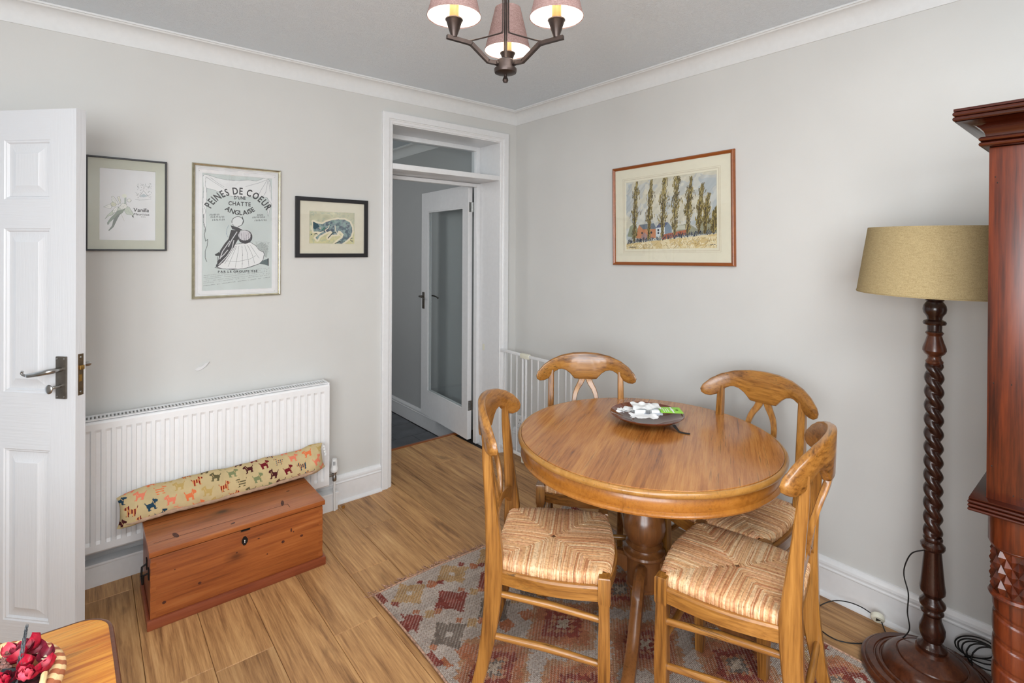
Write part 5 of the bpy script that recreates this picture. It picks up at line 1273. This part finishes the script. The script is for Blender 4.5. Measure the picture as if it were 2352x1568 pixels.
# ================================================================== CHANDELIER
cx_, cy_ = -1.559, -1.817
cd = thing('chandelier', 'three-armed bronze ceiling light with small mauve fabric shades, all lit', 'ceiling light', (cx_, cy_, 0))
MB().lathe([(0, H - .002), (.055, H - .002), (.055, H - .02), (.03, H - .035), (.008, H - .04), (0, H - .04)], 32, cap=False).build('ceiling_rose', M['lampmetal'], cd)
MB().tube([(0, 0, 1.97), (0, 0, H - .03)], .0045, 12).build('stem', M['lampmetal'], cd)
MB().lathe([(0, 1.934), (.006, 1.935), (.0085, 1.941), (.006, 1.948), (.0045, 1.950), (.0045, 1.956), (.020, 1.958), (.030, 1.9615), (.0315, 1.966), (.0315, 1.972), (.026, 1.974), (.026, 1.993), (.022, 1.997), (.010, 1.999), (0, 1.999)], 36, cap=False).build('hub', M['lampmetal'], cd)
for a in (49.0, 170.0, 291.0):
    m_ = Matrix.Rotation(math.radians(a), 4, 'Z')
    sq = [(.0052, .0052), (-.0052, .0052), (-.0052, -.0052), (.0052, -.0052)]
    pth = spline([(.020, 0, 1.984), (.050, 0, 1.984), (.058, 0, 1.987), (.100, 0, 2.018), (.108, 0, 2.022), (.135, 0, 2.024), (.175, 0, 2.026)], 5)
    MB().tube(pth, 1.0, sec=sq, m=m_).tube([(.025, 0, 1.984), (.031, 0, 1.984)], .0075, 12, m=m_).build('arm', M['lampmetal'], cd)
    MB().tube(spline([(.112, 0, 2.028), (.090, 0, 2.036), (.022, 0, 2.066), (.011, 0, 2.074), (.009, 0, 2.090), (.009, 0, 2.3), (.009, 0, H - .03)], 4), .0021, 8, m=m_).build('strut', M['lampmetal'], cd)
    tm = m_ @ Matrix.Translation((.155, 0, 0))
    MB().lathe([(0, 2.029), (.008, 2.029), (.009, 2.034), (.0105, 2.038), (.0215, 2.071), (.0235, 2.073), (.0235, 2.076), (.012, 2.077), (0, 2.077)], 28, m=tm, cap=False).build('cup', M['lampmetal'], cd)
    MB().lathe([(0, 2.076), (.0128, 2.076), (.0128, 2.116), (.0115, 2.118), (0, 2.118)], 24, m=tm, cap=False).build('candle_sleeve', M['candle'], cd)
    zb_, zt_ = 2.082, 2.212
    sh = MB().lathe([(.0705, zb_), (.0395, zt_)], 48, m=tm, cap=False).lathe([(.0711, zb_ - .001), (.0711, zb_ + .003), (.0700, zb_ + .003)], 48, m=tm, cap=False)
    so_ = sh.build('shade', M['mauve'], cd); 
    MB().lathe([(.0695, zb_ + .001), (.0385, zt_ - .001)], 48, m=tm, cap=False).build('shade_lining', M['shadein'], so_)
    MB().tube([(0, 0, 2.150), (.036, 0, 2.150)], .001, 6, m=tm).tube([(0, 0, 2.150), (-.02, .033, 2.150)], .001, 6, m=tm).tube([(0, 0, 2.150), (-.02, -.033, 2.150)], .001, 6, m=tm).build('shade_spider', M['lampmetal'], so_)
    bl = MB().lathe([(0, 2.118), (.008, 2.120), (.016, 2.135), (.018, 2.150), (.012, 2.168), (0, 2.182)], 24, m=tm, cap=False).build('bulb', M['bulb'], cd)
    L = bpy.data.lights.new('bulb_light', 'POINT'); L.energy = BULB; L.color = (1.0, 0.95, 0.89); L.shadow_soft_size = .02
    lo = bpy.data.objects.new('bulb_light', L); col.objects.link(lo)
    p = tm @ Vector((0, 0, 2.150)); lo.location = (cx_ + p.x, cy_ + p.y, p.z)
    bl.visible_shadow = True

# ================================================================== FLOOR LAMP
LX, LY = -.238, -2.503
fl_ = thing('floor_lamp', 'tall dark barley-twist wooden floor lamp with a linen drum shade', 'lamp', (LX, LY, 0))
b = MB().lathe([(0, .008), (.186, .008), (.197, .013), (.201, .022), (.199, .031), (.192, .036), (.187, .0355), (.185, .040), (.181, .043), (.163, .044), (.161, .0405), (.158, .0405), (.156, .045), (.152, .049), (.146, .0495), (.1435, .046), (.141, .046), (.138, .054), (.131, .066), (.120, .077), (.106, .084), (.098, .0855), (.0965, .083), (.094, .083), (.092, .088), (.075, .099), (.058, .107), (.048, .114), (.045, .124), (0, .124)], 72, cap=False)
b.build('base', M['walnutred'], fl_, ang=30)
for k in range(3):
    a = math.radians(215 + 120 * k); MB().sphere((.165 * math.cos(a), .165 * math.sin(a), .011), (.022, .022, .011), 14, 8).build('bun_foot', M['walnut'], fl_)
low = [(0, .120), (.040, .124), (.041, .134), (.036, .139), (.030, .144), (.026, .152), (.031, .162), (.036, .180), (.036, .196), (.030, .214), (.026, .226), (.025, .238), (.028, .243), (.032, .248), (.032, .252), (.027, .258), (.028, .264), (.035, .270), (.037, .277), (.035, .285), (.028, .293), (.023, .301), (.028, .308), (.035, .318), (.036, .330), (.033, .350), (.0245, .452), (.0245, .458), (.031, .463), (.034, .470), (.034, .478), (.028, .484), (.0245, .489), (.027, .494), (.0275, .500), (.024, .506), (0, .506)]
MB().lathe(low, 36, cap=False).build('turned_stem', M['walnut'], fl_, ang=30)
# barley twist: two strands wound round each other
zt0, zt1 = .500, 1.093; turns = (zt1 - zt0) / .095; n = 320; k = 28; V = []
for i in range(n + 1):
    z_ = zt0 + (zt1 - zt0) * i / n; ph = 2 * PI * turns * i / n
    env = min(1, (i / n) / .02, (1 - i / n) / .02)
    for j in range(k):
        a = 2 * PI * j / k; d_ = .0085; R = .0190
        best = 0
        for s_ in (0, PI):
            c = math.cos(a + ph - s_) * d_; q = R * R - d_ * d_ + c * c
            if q > 0: best = max(best, c + math.sqrt(q))
        best = best * (.85 + .15 * env)
        V.append((best * math.cos(a), best * math.sin(a), z_))
MB().add(V, [(i * k + j, i * k + (j + 1) % k, (i + 1) * k + (j + 1) % k, (i + 1) * k + j) for i in range(n) for j in range(k)]).build('barley_twist', M['walnut'], fl_, ang=60)
c_ = [(0, 1.085), (.0185, 1.088), (.024, 1.094), (.0245, 1.100), (.020, 1.106), (.018, 1.112), (.019, 1.118), (.028, 1.126), (.033, 1.136), (.032, 1.146), (.025, 1.168), (.020, 1.186), (.024, 1.193), (.0255, 1.196), (.023, 1.199), (.020, 1.203), (.0205, 1.216), (.0205, 1.222), (.030, 1.224), (.0325, 1.230), (.030, 1.236), (.020, 1.241), (.0215, 1.249), (.024, 1.254), (.031, 1.264), (.033, 1.276), (.031, 1.288), (.025, 1.298), (.022, 1.302), (.026, 1.306), (.022, 1.322), (.020, 1.34), (0, 1.345)]
MB().lathe([p for p in c_ if p[1] <= 1.2], 36, cap=False).build('turned_vase', M['walnutred'], fl_, ang=30)
MB().lathe([(0, 1.197)] + [p for p in c_ if p[1] >= 1.199], 36, cap=False).build('turned_collar', M['walnut'], fl_, ang=30)
MB().lathe([(0, 1.34), (.012, 1.345), (.016, 1.36), (.016, 1.41), (0, 1.41)], 20, cap=False).build('bulb_holder', M['brass'], fl_)
ms = Matrix.Rotation(math.radians(.8), 4, Vector((.77, -.64, 0)))
s_ = MB().lathe([(.232, 1.330), (.2015, 1.553)], 72, m=ms, cap=False).lathe([(.2325, 1.329), (.2335, 1.333), (.2318, 1.3335)], 72, m=ms, cap=False)
s_.build('lamp_shade', M['linen'], fl_)
MB().lathe([(.2300, 1.332), (.1997, 1.551)], 72, m=ms, cap=False).build('shade_lining', M['mat_ivory'], fl_)
b = MB()
for k_ in range(3):
    a = math.radians(30 + 120 * k_); b.tube([(.015 * math.cos(a), .015 * math.sin(a), 1.400), (.196 * math.cos(a), .196 * math.sin(a), 1.545)], .0015, 6)
b.build('shade_spider', M['brass'], fl_)
# twisted flex of the lamp, its plug, and the coils behind
fx = thing('lamp_flex', 'thin black twisted flex looping on the floor from the dark barley-twist lamp', 'cable', (0, 0, 0))
def twist(pts, name='flex', r=.0021, parent=None, n=7):
    pth = spline(pts, n)
    return MB().tube(pth, r, 7).build(name, M['blackcable'], parent or fx)
twist([(LX - .012, LY + .022, .452), (LX - .008, LY + .055, .425), (LX + .0, LY + .075, .375), (LX + .004, LY + .080, .33), (LX + .008, LY + .068, .27), (LX + .016, LY + .072, .20), (LX + .03, LY + .07, .13), (LX + .06, LY + .11, .055), (LX + .12, LY + .15, .012), (-.085, -2.33, .012), (-.068, -2.315, .03)])
twist([(-.062, -2.30, .034), (-.070, -2.25, .052), (-.075, -2.20, .050), (-.080, -2.15, .030), (-.115, -2.112, .004), (-.19, -2.115, .004), (-.255, -2.16, .004), (-.27, -2.225, .004), (-.225, -2.285, .004), (-.14, -2.33, .006), (-.06, -2.40, .018), (-.045, -2.46, .024), (-.04, -2.54, .02)], n=8)
twist([(-.04, -2.54, .02), (-.042, -2.60, .05), (-.040, -2.66, .062), (-.042, -2.72, .05), (-.05, -2.74, .01)])
for q in range(5):
    cc = (-.050 - .009 * q, -2.585 - .012 * q, .085 - .004 * q); tl = -.55 + .22 * q; ra, rb = .062 - .003 * q, .034 + .006 * q
    twist([(cc[0] + .008 * math.cos(t + q), cc[1] + ra * math.cos(t) * math.cos(tl) - rb * math.sin(t) * math.sin(tl), max(.006, cc[2] + ra * math.cos(t) * math.sin(tl) + rb * math.sin(t) * math.cos(tl))) for t in [2 * PI * i / 12 for i in range(13)]], r=.0024, n=4)
pg = thing('mains_plug', 'pale round plug on the flex, resting against the skirting beside the floor lamp', 'plug', (-.062, -2.30, .036), math.radians(20))
MB().lathe([(0, -.010), (.018, -.010), (.0235, -.005), (.0235, .006), (.019, .011), (0, .011)], 28, m=Matrix.Rotation(math.radians(62), 4, 'Y'), cap=False).build('plug_body', M['cream_plastic'], pg)
MB().prism([(-.008, -.006), (.008, -.006), (0, .009)], -.0015, .0015, m=Matrix.Rotation(math.radians(62), 4, 'Y') @ Matrix.Translation((-.003, 0, -.0105)) @ Matrix.Rotation(PI / 2, 4, 'X')).build('plug_mark', M['blackcable'], pg, smooth=False)

# ================================================================== MAHOGANY CABINET
CX0 = -.69; CB = -.365; YL = -2.698; YR_ = -3.75
cb = thing('mahogany_cabinet', 'tall dark red mahogany cabinet with carved spiral columns at the right edge', 'cabinet', (0, 0, 0))
MB().box(CX0 + .004, CB, YR_, YL - .002, .845, 1.735).build('carcass', M['mahZ'], cb, smooth=False)
MB().box(CX0, CX0 + .02, YL - .077, YL, .845, 1.735, bev=.0015).build('stile', M['mahZ'], cb)
dr_ = MB().box(CX0 - .001, CX0 + .018, YL - .58, YL - .083, .862, 1.68, bev=.002); d_o = dr_.build('door', M['mahZ'], cb)
MB().box(CX0, CX0 + .02, YL - .58, YL - .078, 1.683, 1.735, bev=.001).build('top_rail', M['mahY'], cb)
MB().box(CX0 + .0, CX0 + .02, YL - .58, YL - .078, .845, .858).build('bottom_rail', M['mahY'], cb, smooth=False)
secs = [[(CX0 - .0015 - dd, YL - .083 - i_, .862 + i_), (CX0 - .0015 - dd, YL - .58 + i_, .862 + i_), (CX0 - .0015 - dd, YL - .58 + i_, 1.68 - i_), (CX0 - .0015 - dd, YL - .083 - i_, 1.68 - i_)] for i_, dd in ((.05, 0), (.055, .006), (.065, .006), (.07, -.0))]
b = MB().loft(secs, cap=False); b.build('door_moulding', M['mahY'], d_o, ang=20)
for z_ in (.925, 1.56):
    MB().tube([(CX0 - .003, YL - .080, z_), (CX0 - .003, YL - .080, z_ + .055)], .0038, 10).sphere((CX0 - .003, YL - .080, z_ + .058), .0045, 10, 6).sphere((CX0 - .003, YL - .080, z_ - .003), .0045, 10, 6).build('hinge', M['darkmetal'], d_o)
b = MB()
for (y_, z_) in ((.012, 1.66), (.016, 1.645), (.012, 1.14), (.045, 1.142), (.010, .93), (.05, .868), (.065, .866)): b.sphere((CX0 + .0005, YL - y_, z_), (.0012, .0016, .0022), 8, 6)
b.build('nail_holes', M['dark'], cb)
def corner_mould(name, prof, x0_, yl, mat, parent, back=CB):
    """profile (out, z) carried round the left end and along the front"""
    path = [((back, yl, 0), (0, 1, 0)), ((x0_, yl, 0), (-1, 1, 0)), ((x0_, YR_, 0), (-1, 0, 0))]
    secs = [[tuple(Vector(p) + Vector(d_) * o_ + Vector((0, 0, z_))) for o_, z_ in prof] for p, d_ in path]
    return MB().loft(secs).build(name, mat, parent, ang=30)
def beads(z0_, n, h_, o0, r_):
    out = []
    for k_ in range(n):
        for q in range(0, 7): t_ = -PI / 2 + PI * q / 6; out.append((o0 + r_ * math.cos(t_), z0_ + h_ * (k_ + .5) + h_ / 2 * math.sin(t_)))
    return out
corner_mould('cornice_bead', [(-.02, 1.735)] + beads(1.737, 2, .013, .010, .008) + [(-.02, 1.763)], CX0, YL, M['mahY'], cb)
corner_mould('cornice_cove', [(-.02, 1.763), (.006, 1.763)] + [(.006 + .052 * (1 - math.cos(t)), 1.763 + .038 * math.sin(t)) for t in [PI / 2 * k_ / 8 for k_ in range(1, 9)]] + [(-.02, 1.801)], CX0, YL, M['mahY'], cb)
corner_mould('cornice_top', [(-.02, 1.801)] + beads(1.802, 2, .0125, .056, .006) + [(.060, 1.828), (.060, 1.834), (-.02, 1.834)], CX0, YL, M['mahY'], cb)
MB().box(CX0 + .01, CB, YR_, YL - .01, 1.735, 1.833).build('cornice_core', M['mahY'], cb, smooth=False)
wa = corner_mould('waist_edge', [(-.03, .812)] + beads(.812, 3, .0095, .026, .0055) + [(.030, .8425), (-.03, .8425)], CX0, YL, M['mahY'], cb)
MB().box(CX0 - .029, CB, YR_, YL + .029, .8425, .8465, bev=.001).box(CX0, CB, YR_, YL, .812, .8425).build('waist_top', M['mahY'], cb)
LXf = CX0 - .016
MB().box(LXf + .05, CB, YR_, YL - .012, .0, .812).build('lower_carcass', M['mahZ'], cb, smooth=False)
MB().box(LXf + .03, LXf + .052, YR_, YL - .100, .04, .812, bev=.002).build('lower_stile', M['mahZ'], cb)
# engaged column at the corner
px0, py0 = LXf + .048, YL - .050
MB().lathe([(0, .730), (.046, .730), (.050, .738), (.050, .812), (0, .812)], 32, m=Matrix.Translation((px0, py0, 0)), cap=False).build('column_block', M['mahZ'], cb)
V = []; Fc = []; na, nz = 11, 3; R0 = .0395
# diamond-cut capital: pyramids standing on a lattice
b = MB(); zc0, zc1 = .612, .728
for i in range(na):
    for j in range(-1, 2 * nz):
        a0 = 2 * PI * i / na; a1 = 2 * PI * (i + 1) / na; hh = (zc1 - zc0) / nz
        am = (a0 + a1) / 2 + (PI / na if j % 2 else 0); zm = zc0 + hh / 2 * (j + 1); 
        if zm > zc1 - .001 + 0 or zm < zc0 + .001: continue
        da = PI / na
        def P_(a, z_, r_): z_ = min(max(z_, zc0), zc1); return (px0 + r_ * math.cos(a), py0 + r_ * math.sin(a), z_)
        vs = [P_(am - da, zm, R0), P_(am, zm - hh / 2, R0), P_(am + da, zm, R0), P_(am, zm + hh / 2, R0), P_(am, zm, R0 + .0085)]
        b.add(vs, [(0, 1, 4), (1, 2, 4), (2, 3, 4), (3, 0, 4)])
b.lathe([(.0390, zc0), (.0390, zc1), (0, zc1)], 32, m=Matrix.Translation((px0, py0, 0)), cap=False)
b.build('carved_capital', M['mahZ'], cb, ang=5)
MB().lathe([(0, .598), (.040, .598), (.048, .602), (.050, .607), (.047, .613), (.041, .615), (0, .615)], 32, m=Matrix.Translation((px0, py0, 0)), cap=False).build('column_ring', M['mahZ'], cb)
MB().lathe([(0, .724), (.043, .724), (.046, .729), (.043, .734), (0, .734)], 32, m=Matrix.Translation((px0, py0, 0)), cap=False).build('column_ring', M['mahZ'], cb)
n = 200; k = 40; V = []; z0_, z1_ = .06, .600
for i in range(n + 1):
    z_ = z0_ + (z1_ - z0_) * i / n
    for j in range(k):
        a = 2 * PI * j / k; u = (z_ / .064 - a / (2 * PI) * 1.0) % 1.0
        u = (z_ / .064 + a / (2 * PI)) % 1.0
        g_ = .0 if u > .26 else -.0045 * math.sin(PI * u / .26) + .0035 * math.exp(-((u - .13) / .035) ** 2)
        r_ = .0405 + g_ + .0012 * math.sin(PI * (u - .22) / .78 if u > .22 else 0)
        V.append((px0 + r_ * math.cos(a), py0 + r_ * math.sin(a), z_))
MB().add(V, [(i * k + j, i * k + (j + 1) % k, (i + 1) * k + (j + 1) % k, (i + 1) * k + j) for i in range(n) for j in range(k)]).build('spiral_column', M['mahZ'], cb, ang=60)
MB().box(LXf - .006, CB, YR_, YL + .004, 0, .060, bev=.003).build('plinth', M['mahY'], cb)

# ================================================================== SIDE TABLE WITH BASKET OF DRIED FLOWERS
st_t = thing('side_table', 'small oak table with a rounded corner and dark worn edge, at the bottom left', 'table', (-2.922, -2.192, 0))
ZT = .750
def outline(hx, hy, r_, bow, n=10):
    pts_ = []
    for sx_, sy_, a0 in ((1, 1, 0), (-1, 1, 90), (-1, -1, 180), (1, -1, 270)):
        for i in range(n + 1):
            t_ = math.radians(a0 + 90 * i / n); pts_.append((sx_ * (hx - r_) + r_ * math.cos(t_), sy_ * (hy - r_) + r_ * math.sin(t_)))
    out = []
    for p, q in zip(pts_, pts_[1:] + pts_[:1]):
        m = 14 if math.hypot(p[0] - q[0], p[1] - q[1]) > .2 else 1
        for i in range(m): out.append((p[0] + (q[0] - p[0]) * i / m, p[1] + (q[1] - p[1]) * i / m))
    return [(x_ + bow * (1 - (y_ / hy) ** 2) * (1 if x_ > 0 else -1) * min(1, abs(x_) / hx), y_ + bow * (1 - (x_ / hx) ** 2) * (1 if y_ > 0 else -1) * min(1, abs(y_) / hy)) for x_, y_ in out]
def slab(mb, hx, hy, r_, bow, lv):
    secs = []
    for ins, z_ in lv: secs.append([(x_, y_, z_) for x_, y_ in outline(hx - ins, hy - ins, max(.01, r_ - ins), bow)])
    return mb.loft(secs)
slab(MB(), .505, .547, .055, .012, [(.006, ZT - .020), (.005, ZT - .003), (.0065, ZT), (.30, ZT)]).build('tabletop', M['teak'], st_t, smooth=False)
secs = []
for ins, z_ in ((.012, ZT - .026), (.003, ZT - .022), (0, ZT - .014), (.001, ZT - .006), (.003, ZT - .001), (.006, ZT + .0005), (.0085, ZT + .0003)):
    secs.append([(x_, y_, z_) for x_, y_ in outline(.505 - ins, .547 - ins, max(.01, .055 - ins), .012)])
MB().loft(secs, cap=False).build('worn_edge', M['teakedge'], st_t, ang=40)
MB().box(-.42, .42, -.46, .46, ZT - .10, ZT - .022).build('apron', M['teak'], st_t, smooth=False)
for sx_ in (-1, 1):
    for sy_ in (-1, 1):
        MB().loft([[(sx_ * .40 + a_ * h_, sy_ * .44 + b_ * h_, z_) for a_, b_ in ((1, 1), (-1, 1), (-1, -1), (1, -1))] for z_, h_ in ((0, .018), (ZT - .10, .026), (ZT - .03, .026))]).build('leg', M['teak'], st_t)
bx_, by_ = -2.603, -1.845
bk = thing('woven_basket', 'round shallow woven basket of dried flowers with a chevron-banded rim', 'basket', (bx_, by_, ZT + .001))
MB().lathe([(0, 0), (.080, 0), (.100, .012), (.112, .034), (.1145, .046), (.110, .046), (.102, .034), (.09, .016), (.07, .008), (0, .008)], 48, cap=False).build('basket_body', plain('brown_wicker', rgb(150, 92, 56), 0.7, nz=0.2, nscale=120), bk)
light_, dark_ = plain('pale_splint', rgb(226, 192, 142), 0.6, nz=0.08), plain('brown_splint', rgb(164, 96, 62), 0.6, nz=0.1)
for which, mat in ((0, light_), (1, dark_)):
    b = MB(); N_ = 68
    for i in range(N_):
        if i % 2 != which: continue
        a0 = 2 * PI * i / N_; w_ = 2 * PI / N_ * 1.02
        for half_ in (0, 1):
            V = []
            for q in range(7):
                u = (q / 6 + half_) / 2          # around the rim cross-section
                t_ = -.35 * PI + 1.35 * PI * u; sk_a = w_ * 1.3 * (abs(u - .5) * 2)
                for s_ in (0, 1):
                    aa = a0 + s_ * w_ + sk_a; rr_ = .112 + .0105 * math.cos(t_); V.append((rr_ * math.cos(aa), rr_ * math.sin(aa), .046 + .0105 * math.sin(t_) + .0006 * s_))
            b.add(V, [(2 * q, 2 * q + 1, 2 * q + 3, 2 * q + 2) for q in range(6)])
    b.build('rim_splint', mat, bk, ang=60)['kind'] = 'stuff'
for a in (-38, 62, 100, 128):
    MB().tube(spline([(.10 * math.cos(math.radians(a)), .10 * math.sin(math.radians(a)), .028), (.106 * math.cos(math.radians(a + 10)), .106 * math.sin(math.radians(a + 10)), .055), (.100 * math.cos(math.radians(a + 24)), .100 * math.sin(math.radians(a + 24)), .060)], 4), .0042, 8).build('binding_splint', light_, bk)
REDS = [plain('crimson_petal', rgb(170, 22, 48), 0.45, nz=0.25, nscale=120), plain('deep_red_petal', rgb(104, 16, 36), 0.5, nz=0.3, nscale=120), plain('pink_petal', rgb(214, 74, 92), 0.5, nz=0.2, nscale=120)]
def petal(mb, c, rz, ry, s_, curl, w_=.7, m2=None):
    m = Matrix.Translation(c) @ Matrix.Rotation(rz, 4, 'Z') @ Matrix.Rotation(ry, 4, 'Y')
    V = []; nu, nv = 7, 6
    for i in range(nu + 1):
        u = i / nu
        wd = math.sin(PI * (u * .88 + .06)) ** .7 * w_ * s_ / 2
        for j in range(nv + 1):
            v_ = j / nv * 2 - 1
            V.append((u * s_, v_ * wd, curl * s_ * (v_ * v_ * .5 + (u - .5) ** 2 * 1.2) + .0012 * math.sin(7 * v_ + 3 * u)))
    k_ = len(V); V2 = [(x, y, z - .0007) for x, y, z in V]
    F_ = [(i * (nv + 1) + j, i * (nv + 1) + j + 1, (i + 1) * (nv + 1) + j + 1, (i + 1) * (nv + 1) + j) for i in range(nu) for j in range(nv)]
    mb.add(V + V2, F_ + [tuple(q + k_ for q in reversed(f)) for f in F_], m)
rr = random.Random(31)
rose_spots = [(.076, -.014, .054, 2, 'pink dried rose head at the near side of the basket'), (.050, -.004, .052, 0, 'crimson dried rose head beside the brown seed cones'), (.060, .066, .050, 1, 'dark red dried rose head against the far rim of the basket')]
for (x_, y_, z_, ci, lab) in rose_spots:
    r_ = thing('dried_rose', lab, 'dried flower', (bx_ + x_, by_ + y_, ZT + z_), 0, 'dried roses in the basket')
    for k_ in range(9):
        b = MB(); petal(b, (0, 0, .002 * k_ / 3), k_ * 2.4, -.35 - .11 * k_, .021 - .0011 * k_, .7, .95); b.build('petal', REDS[(ci + (k_ % 3 == 0)) % 3], r_, ang=70)
spots = [(.082, .046, .060, .3, -1.1, .027, 0, 'upright crimson petal standing beside the grey dried spike'), (.088, .030, .055, 1.8, -.5, .024, 1, 'deep red curled petal under the upright crimson petal'), (.094, .000, .057, 1.2, -.4, .026, 1, 'mottled dark red petal at the right of the basket'), (.080, .014, .056, 2.6, -.3, .022, 0, 'crimson petal in the middle right of the basket'), (.056, .034, .056, .4, -.4, .024, 0, 'bright red petal between the cones and the grey spike'), (.052, .056, .056, 2.2, -.6, .022, 2, 'pink petal below the far rim of the basket'), (.066, .050, .056, .9, -.5, .022, 1, 'dark red petal behind the grey spike'), (.092, -.016, .056, .2, -.5, .025, 0, 'crimson petal at the near right rim of the basket'), (.100, .016, .055, 2.9, -.6, .020, 1, 'dark red petal against the right rim of the basket'), (.070, .004, .056, 1.0, -.5, .022, 0, 'crimson petal beside the pink rose head')]
for (x_, y_, z_, rz_, ry_, s_, ci, lab) in spots:
    b = MB(); petal(b, (0, 0, 0), rz_, ry_, s_, .8, .9); o = tag(b.build('dried_petal', REDS[ci], ang=70), lab, 'petal', 'loose dried petals in the basket'); o.location = (bx_ + x_, by_ + y_, ZT + z_)
# grey-green spike
sp_ = thing('dried_spike', 'tall grey dried flower spike standing in the basket', 'dried flower', (bx_ + .066, by_ + .014, ZT + .052), math.radians(84))
b = MB(); tip = Vector((.050, .0, .042)); b.tube([(-.02, 0, -.004), (0, 0, .01), tuple(tip)], [.0018, .0016, .0006], 6)
for k_ in range(60):
    u = k_ / 60; p = Vector((-.012, 0, 0)).lerp(tip, u); a = k_ * 2.4; L = .009 * (1 - u * .75)
    b.add([tuple(p), tuple(p + Vector((math.cos(a) * .0025, math.sin(a) * .0025, .004))), tuple(p + Vector((math.cos(a) * L * .6 + .006, math.sin(a) * L * .6, L * .9 + .004))), tuple(p + Vector((math.cos(a + .8) * .0025, math.sin(a + .8) * .0025, .003)))], [(0, 1, 2), (0, 2, 3), (0, 3, 1), (1, 3, 2)])
b.build('spikelets', plain('grey_green_spikelet', rgb(98, 102, 106), 0.7, nz=0.2), sp_, smooth=False)
# clusters of brown seed cones
cone_m = plain('brown_seed_cone', rgb(122, 84, 76), 0.45, nz=0.3, nscale=150)
for i, (x_, y_) in enumerate(((.034, .060), (.048, .058), (.036, .044), (.048, .044), (.036, .028), (.049, .028), (.040, .014), (.052, .014), (.044, .000), (.026, .036))):
    b = MB(); b.sphere((0, 0, 0), (.0062, .0062, .008), 10, 7)
    for q in range(14):
        a = q * 2.4; zz = -.006 + q * .0011; b.sphere((.0056 * math.cos(a), .0056 * math.sin(a), zz * .8), (.0022, .0022, .003), 6, 4)
    o = tag(b.build('seed_cone', cone_m), 'small brown seed cone at the left side of the basket', 'seed cone', 'seed cones in the basket'); o.location = (bx_ + x_, by_ + y_, ZT + .054 + rr.uniform(-.002, .006)); o.rotation_euler = (rr.uniform(-1, 1), rr.uniform(-1, 1), 0)
# pale feathery seed head and dark leaves
fe = thing('feathery_seed_head', 'pale feathery fan-shaped seed head by the right rim of the basket', 'dried flower', (bx_ + .086, by_ + .018, ZT + .060), math.radians(20))
b = MB()
for k_ in range(26):
    a = -1.2 + 2.4 * k_ / 25; b.tube([(0, 0, 0), (.010 * math.cos(a), .010 * math.sin(a), .005), (.018 * math.cos(a * 1.1), .018 * math.sin(a * 1.1), .002)], [.0007, .0011, .0004], 5)
b.build('bristles', plain('pale_bristle', rgb(196, 190, 160), 0.7, nz=0.2), fe, smooth=False)
for (x_, y_, rz_, lab) in ((.072, .008, 2.9, 'dark green dried leaf lying in the middle of the basket'), (.062, -.006, 3.6, 'blue-grey dried leaf beside the seed cones')):
    b = MB(); petal(b, (0, 0, 0), rz_, -.2, .03, .5, .5); o = tag(b.build('dried_leaf', plain('dark_dried_leaf', rgb(48, 60, 64), 0.6, nz=0.2), ang=70), lab, 'leaf', 'dried leaves in the basket'); o.location = (bx_ + x_, by_ + y_, ZT + .050)
tag(MB().lathe([(0, .010), (.088, .012), (.098, .026), (.06, .040), (.0, .044)], 24, m=Matrix.Translation((0, 0, 0)), cap=False).build('potpourri_bed', plain('dark_petal_bed', rgb(74, 26, 34), 0.8, nz=0.5, nscale=160), bk, ang=80), kind='stuff')
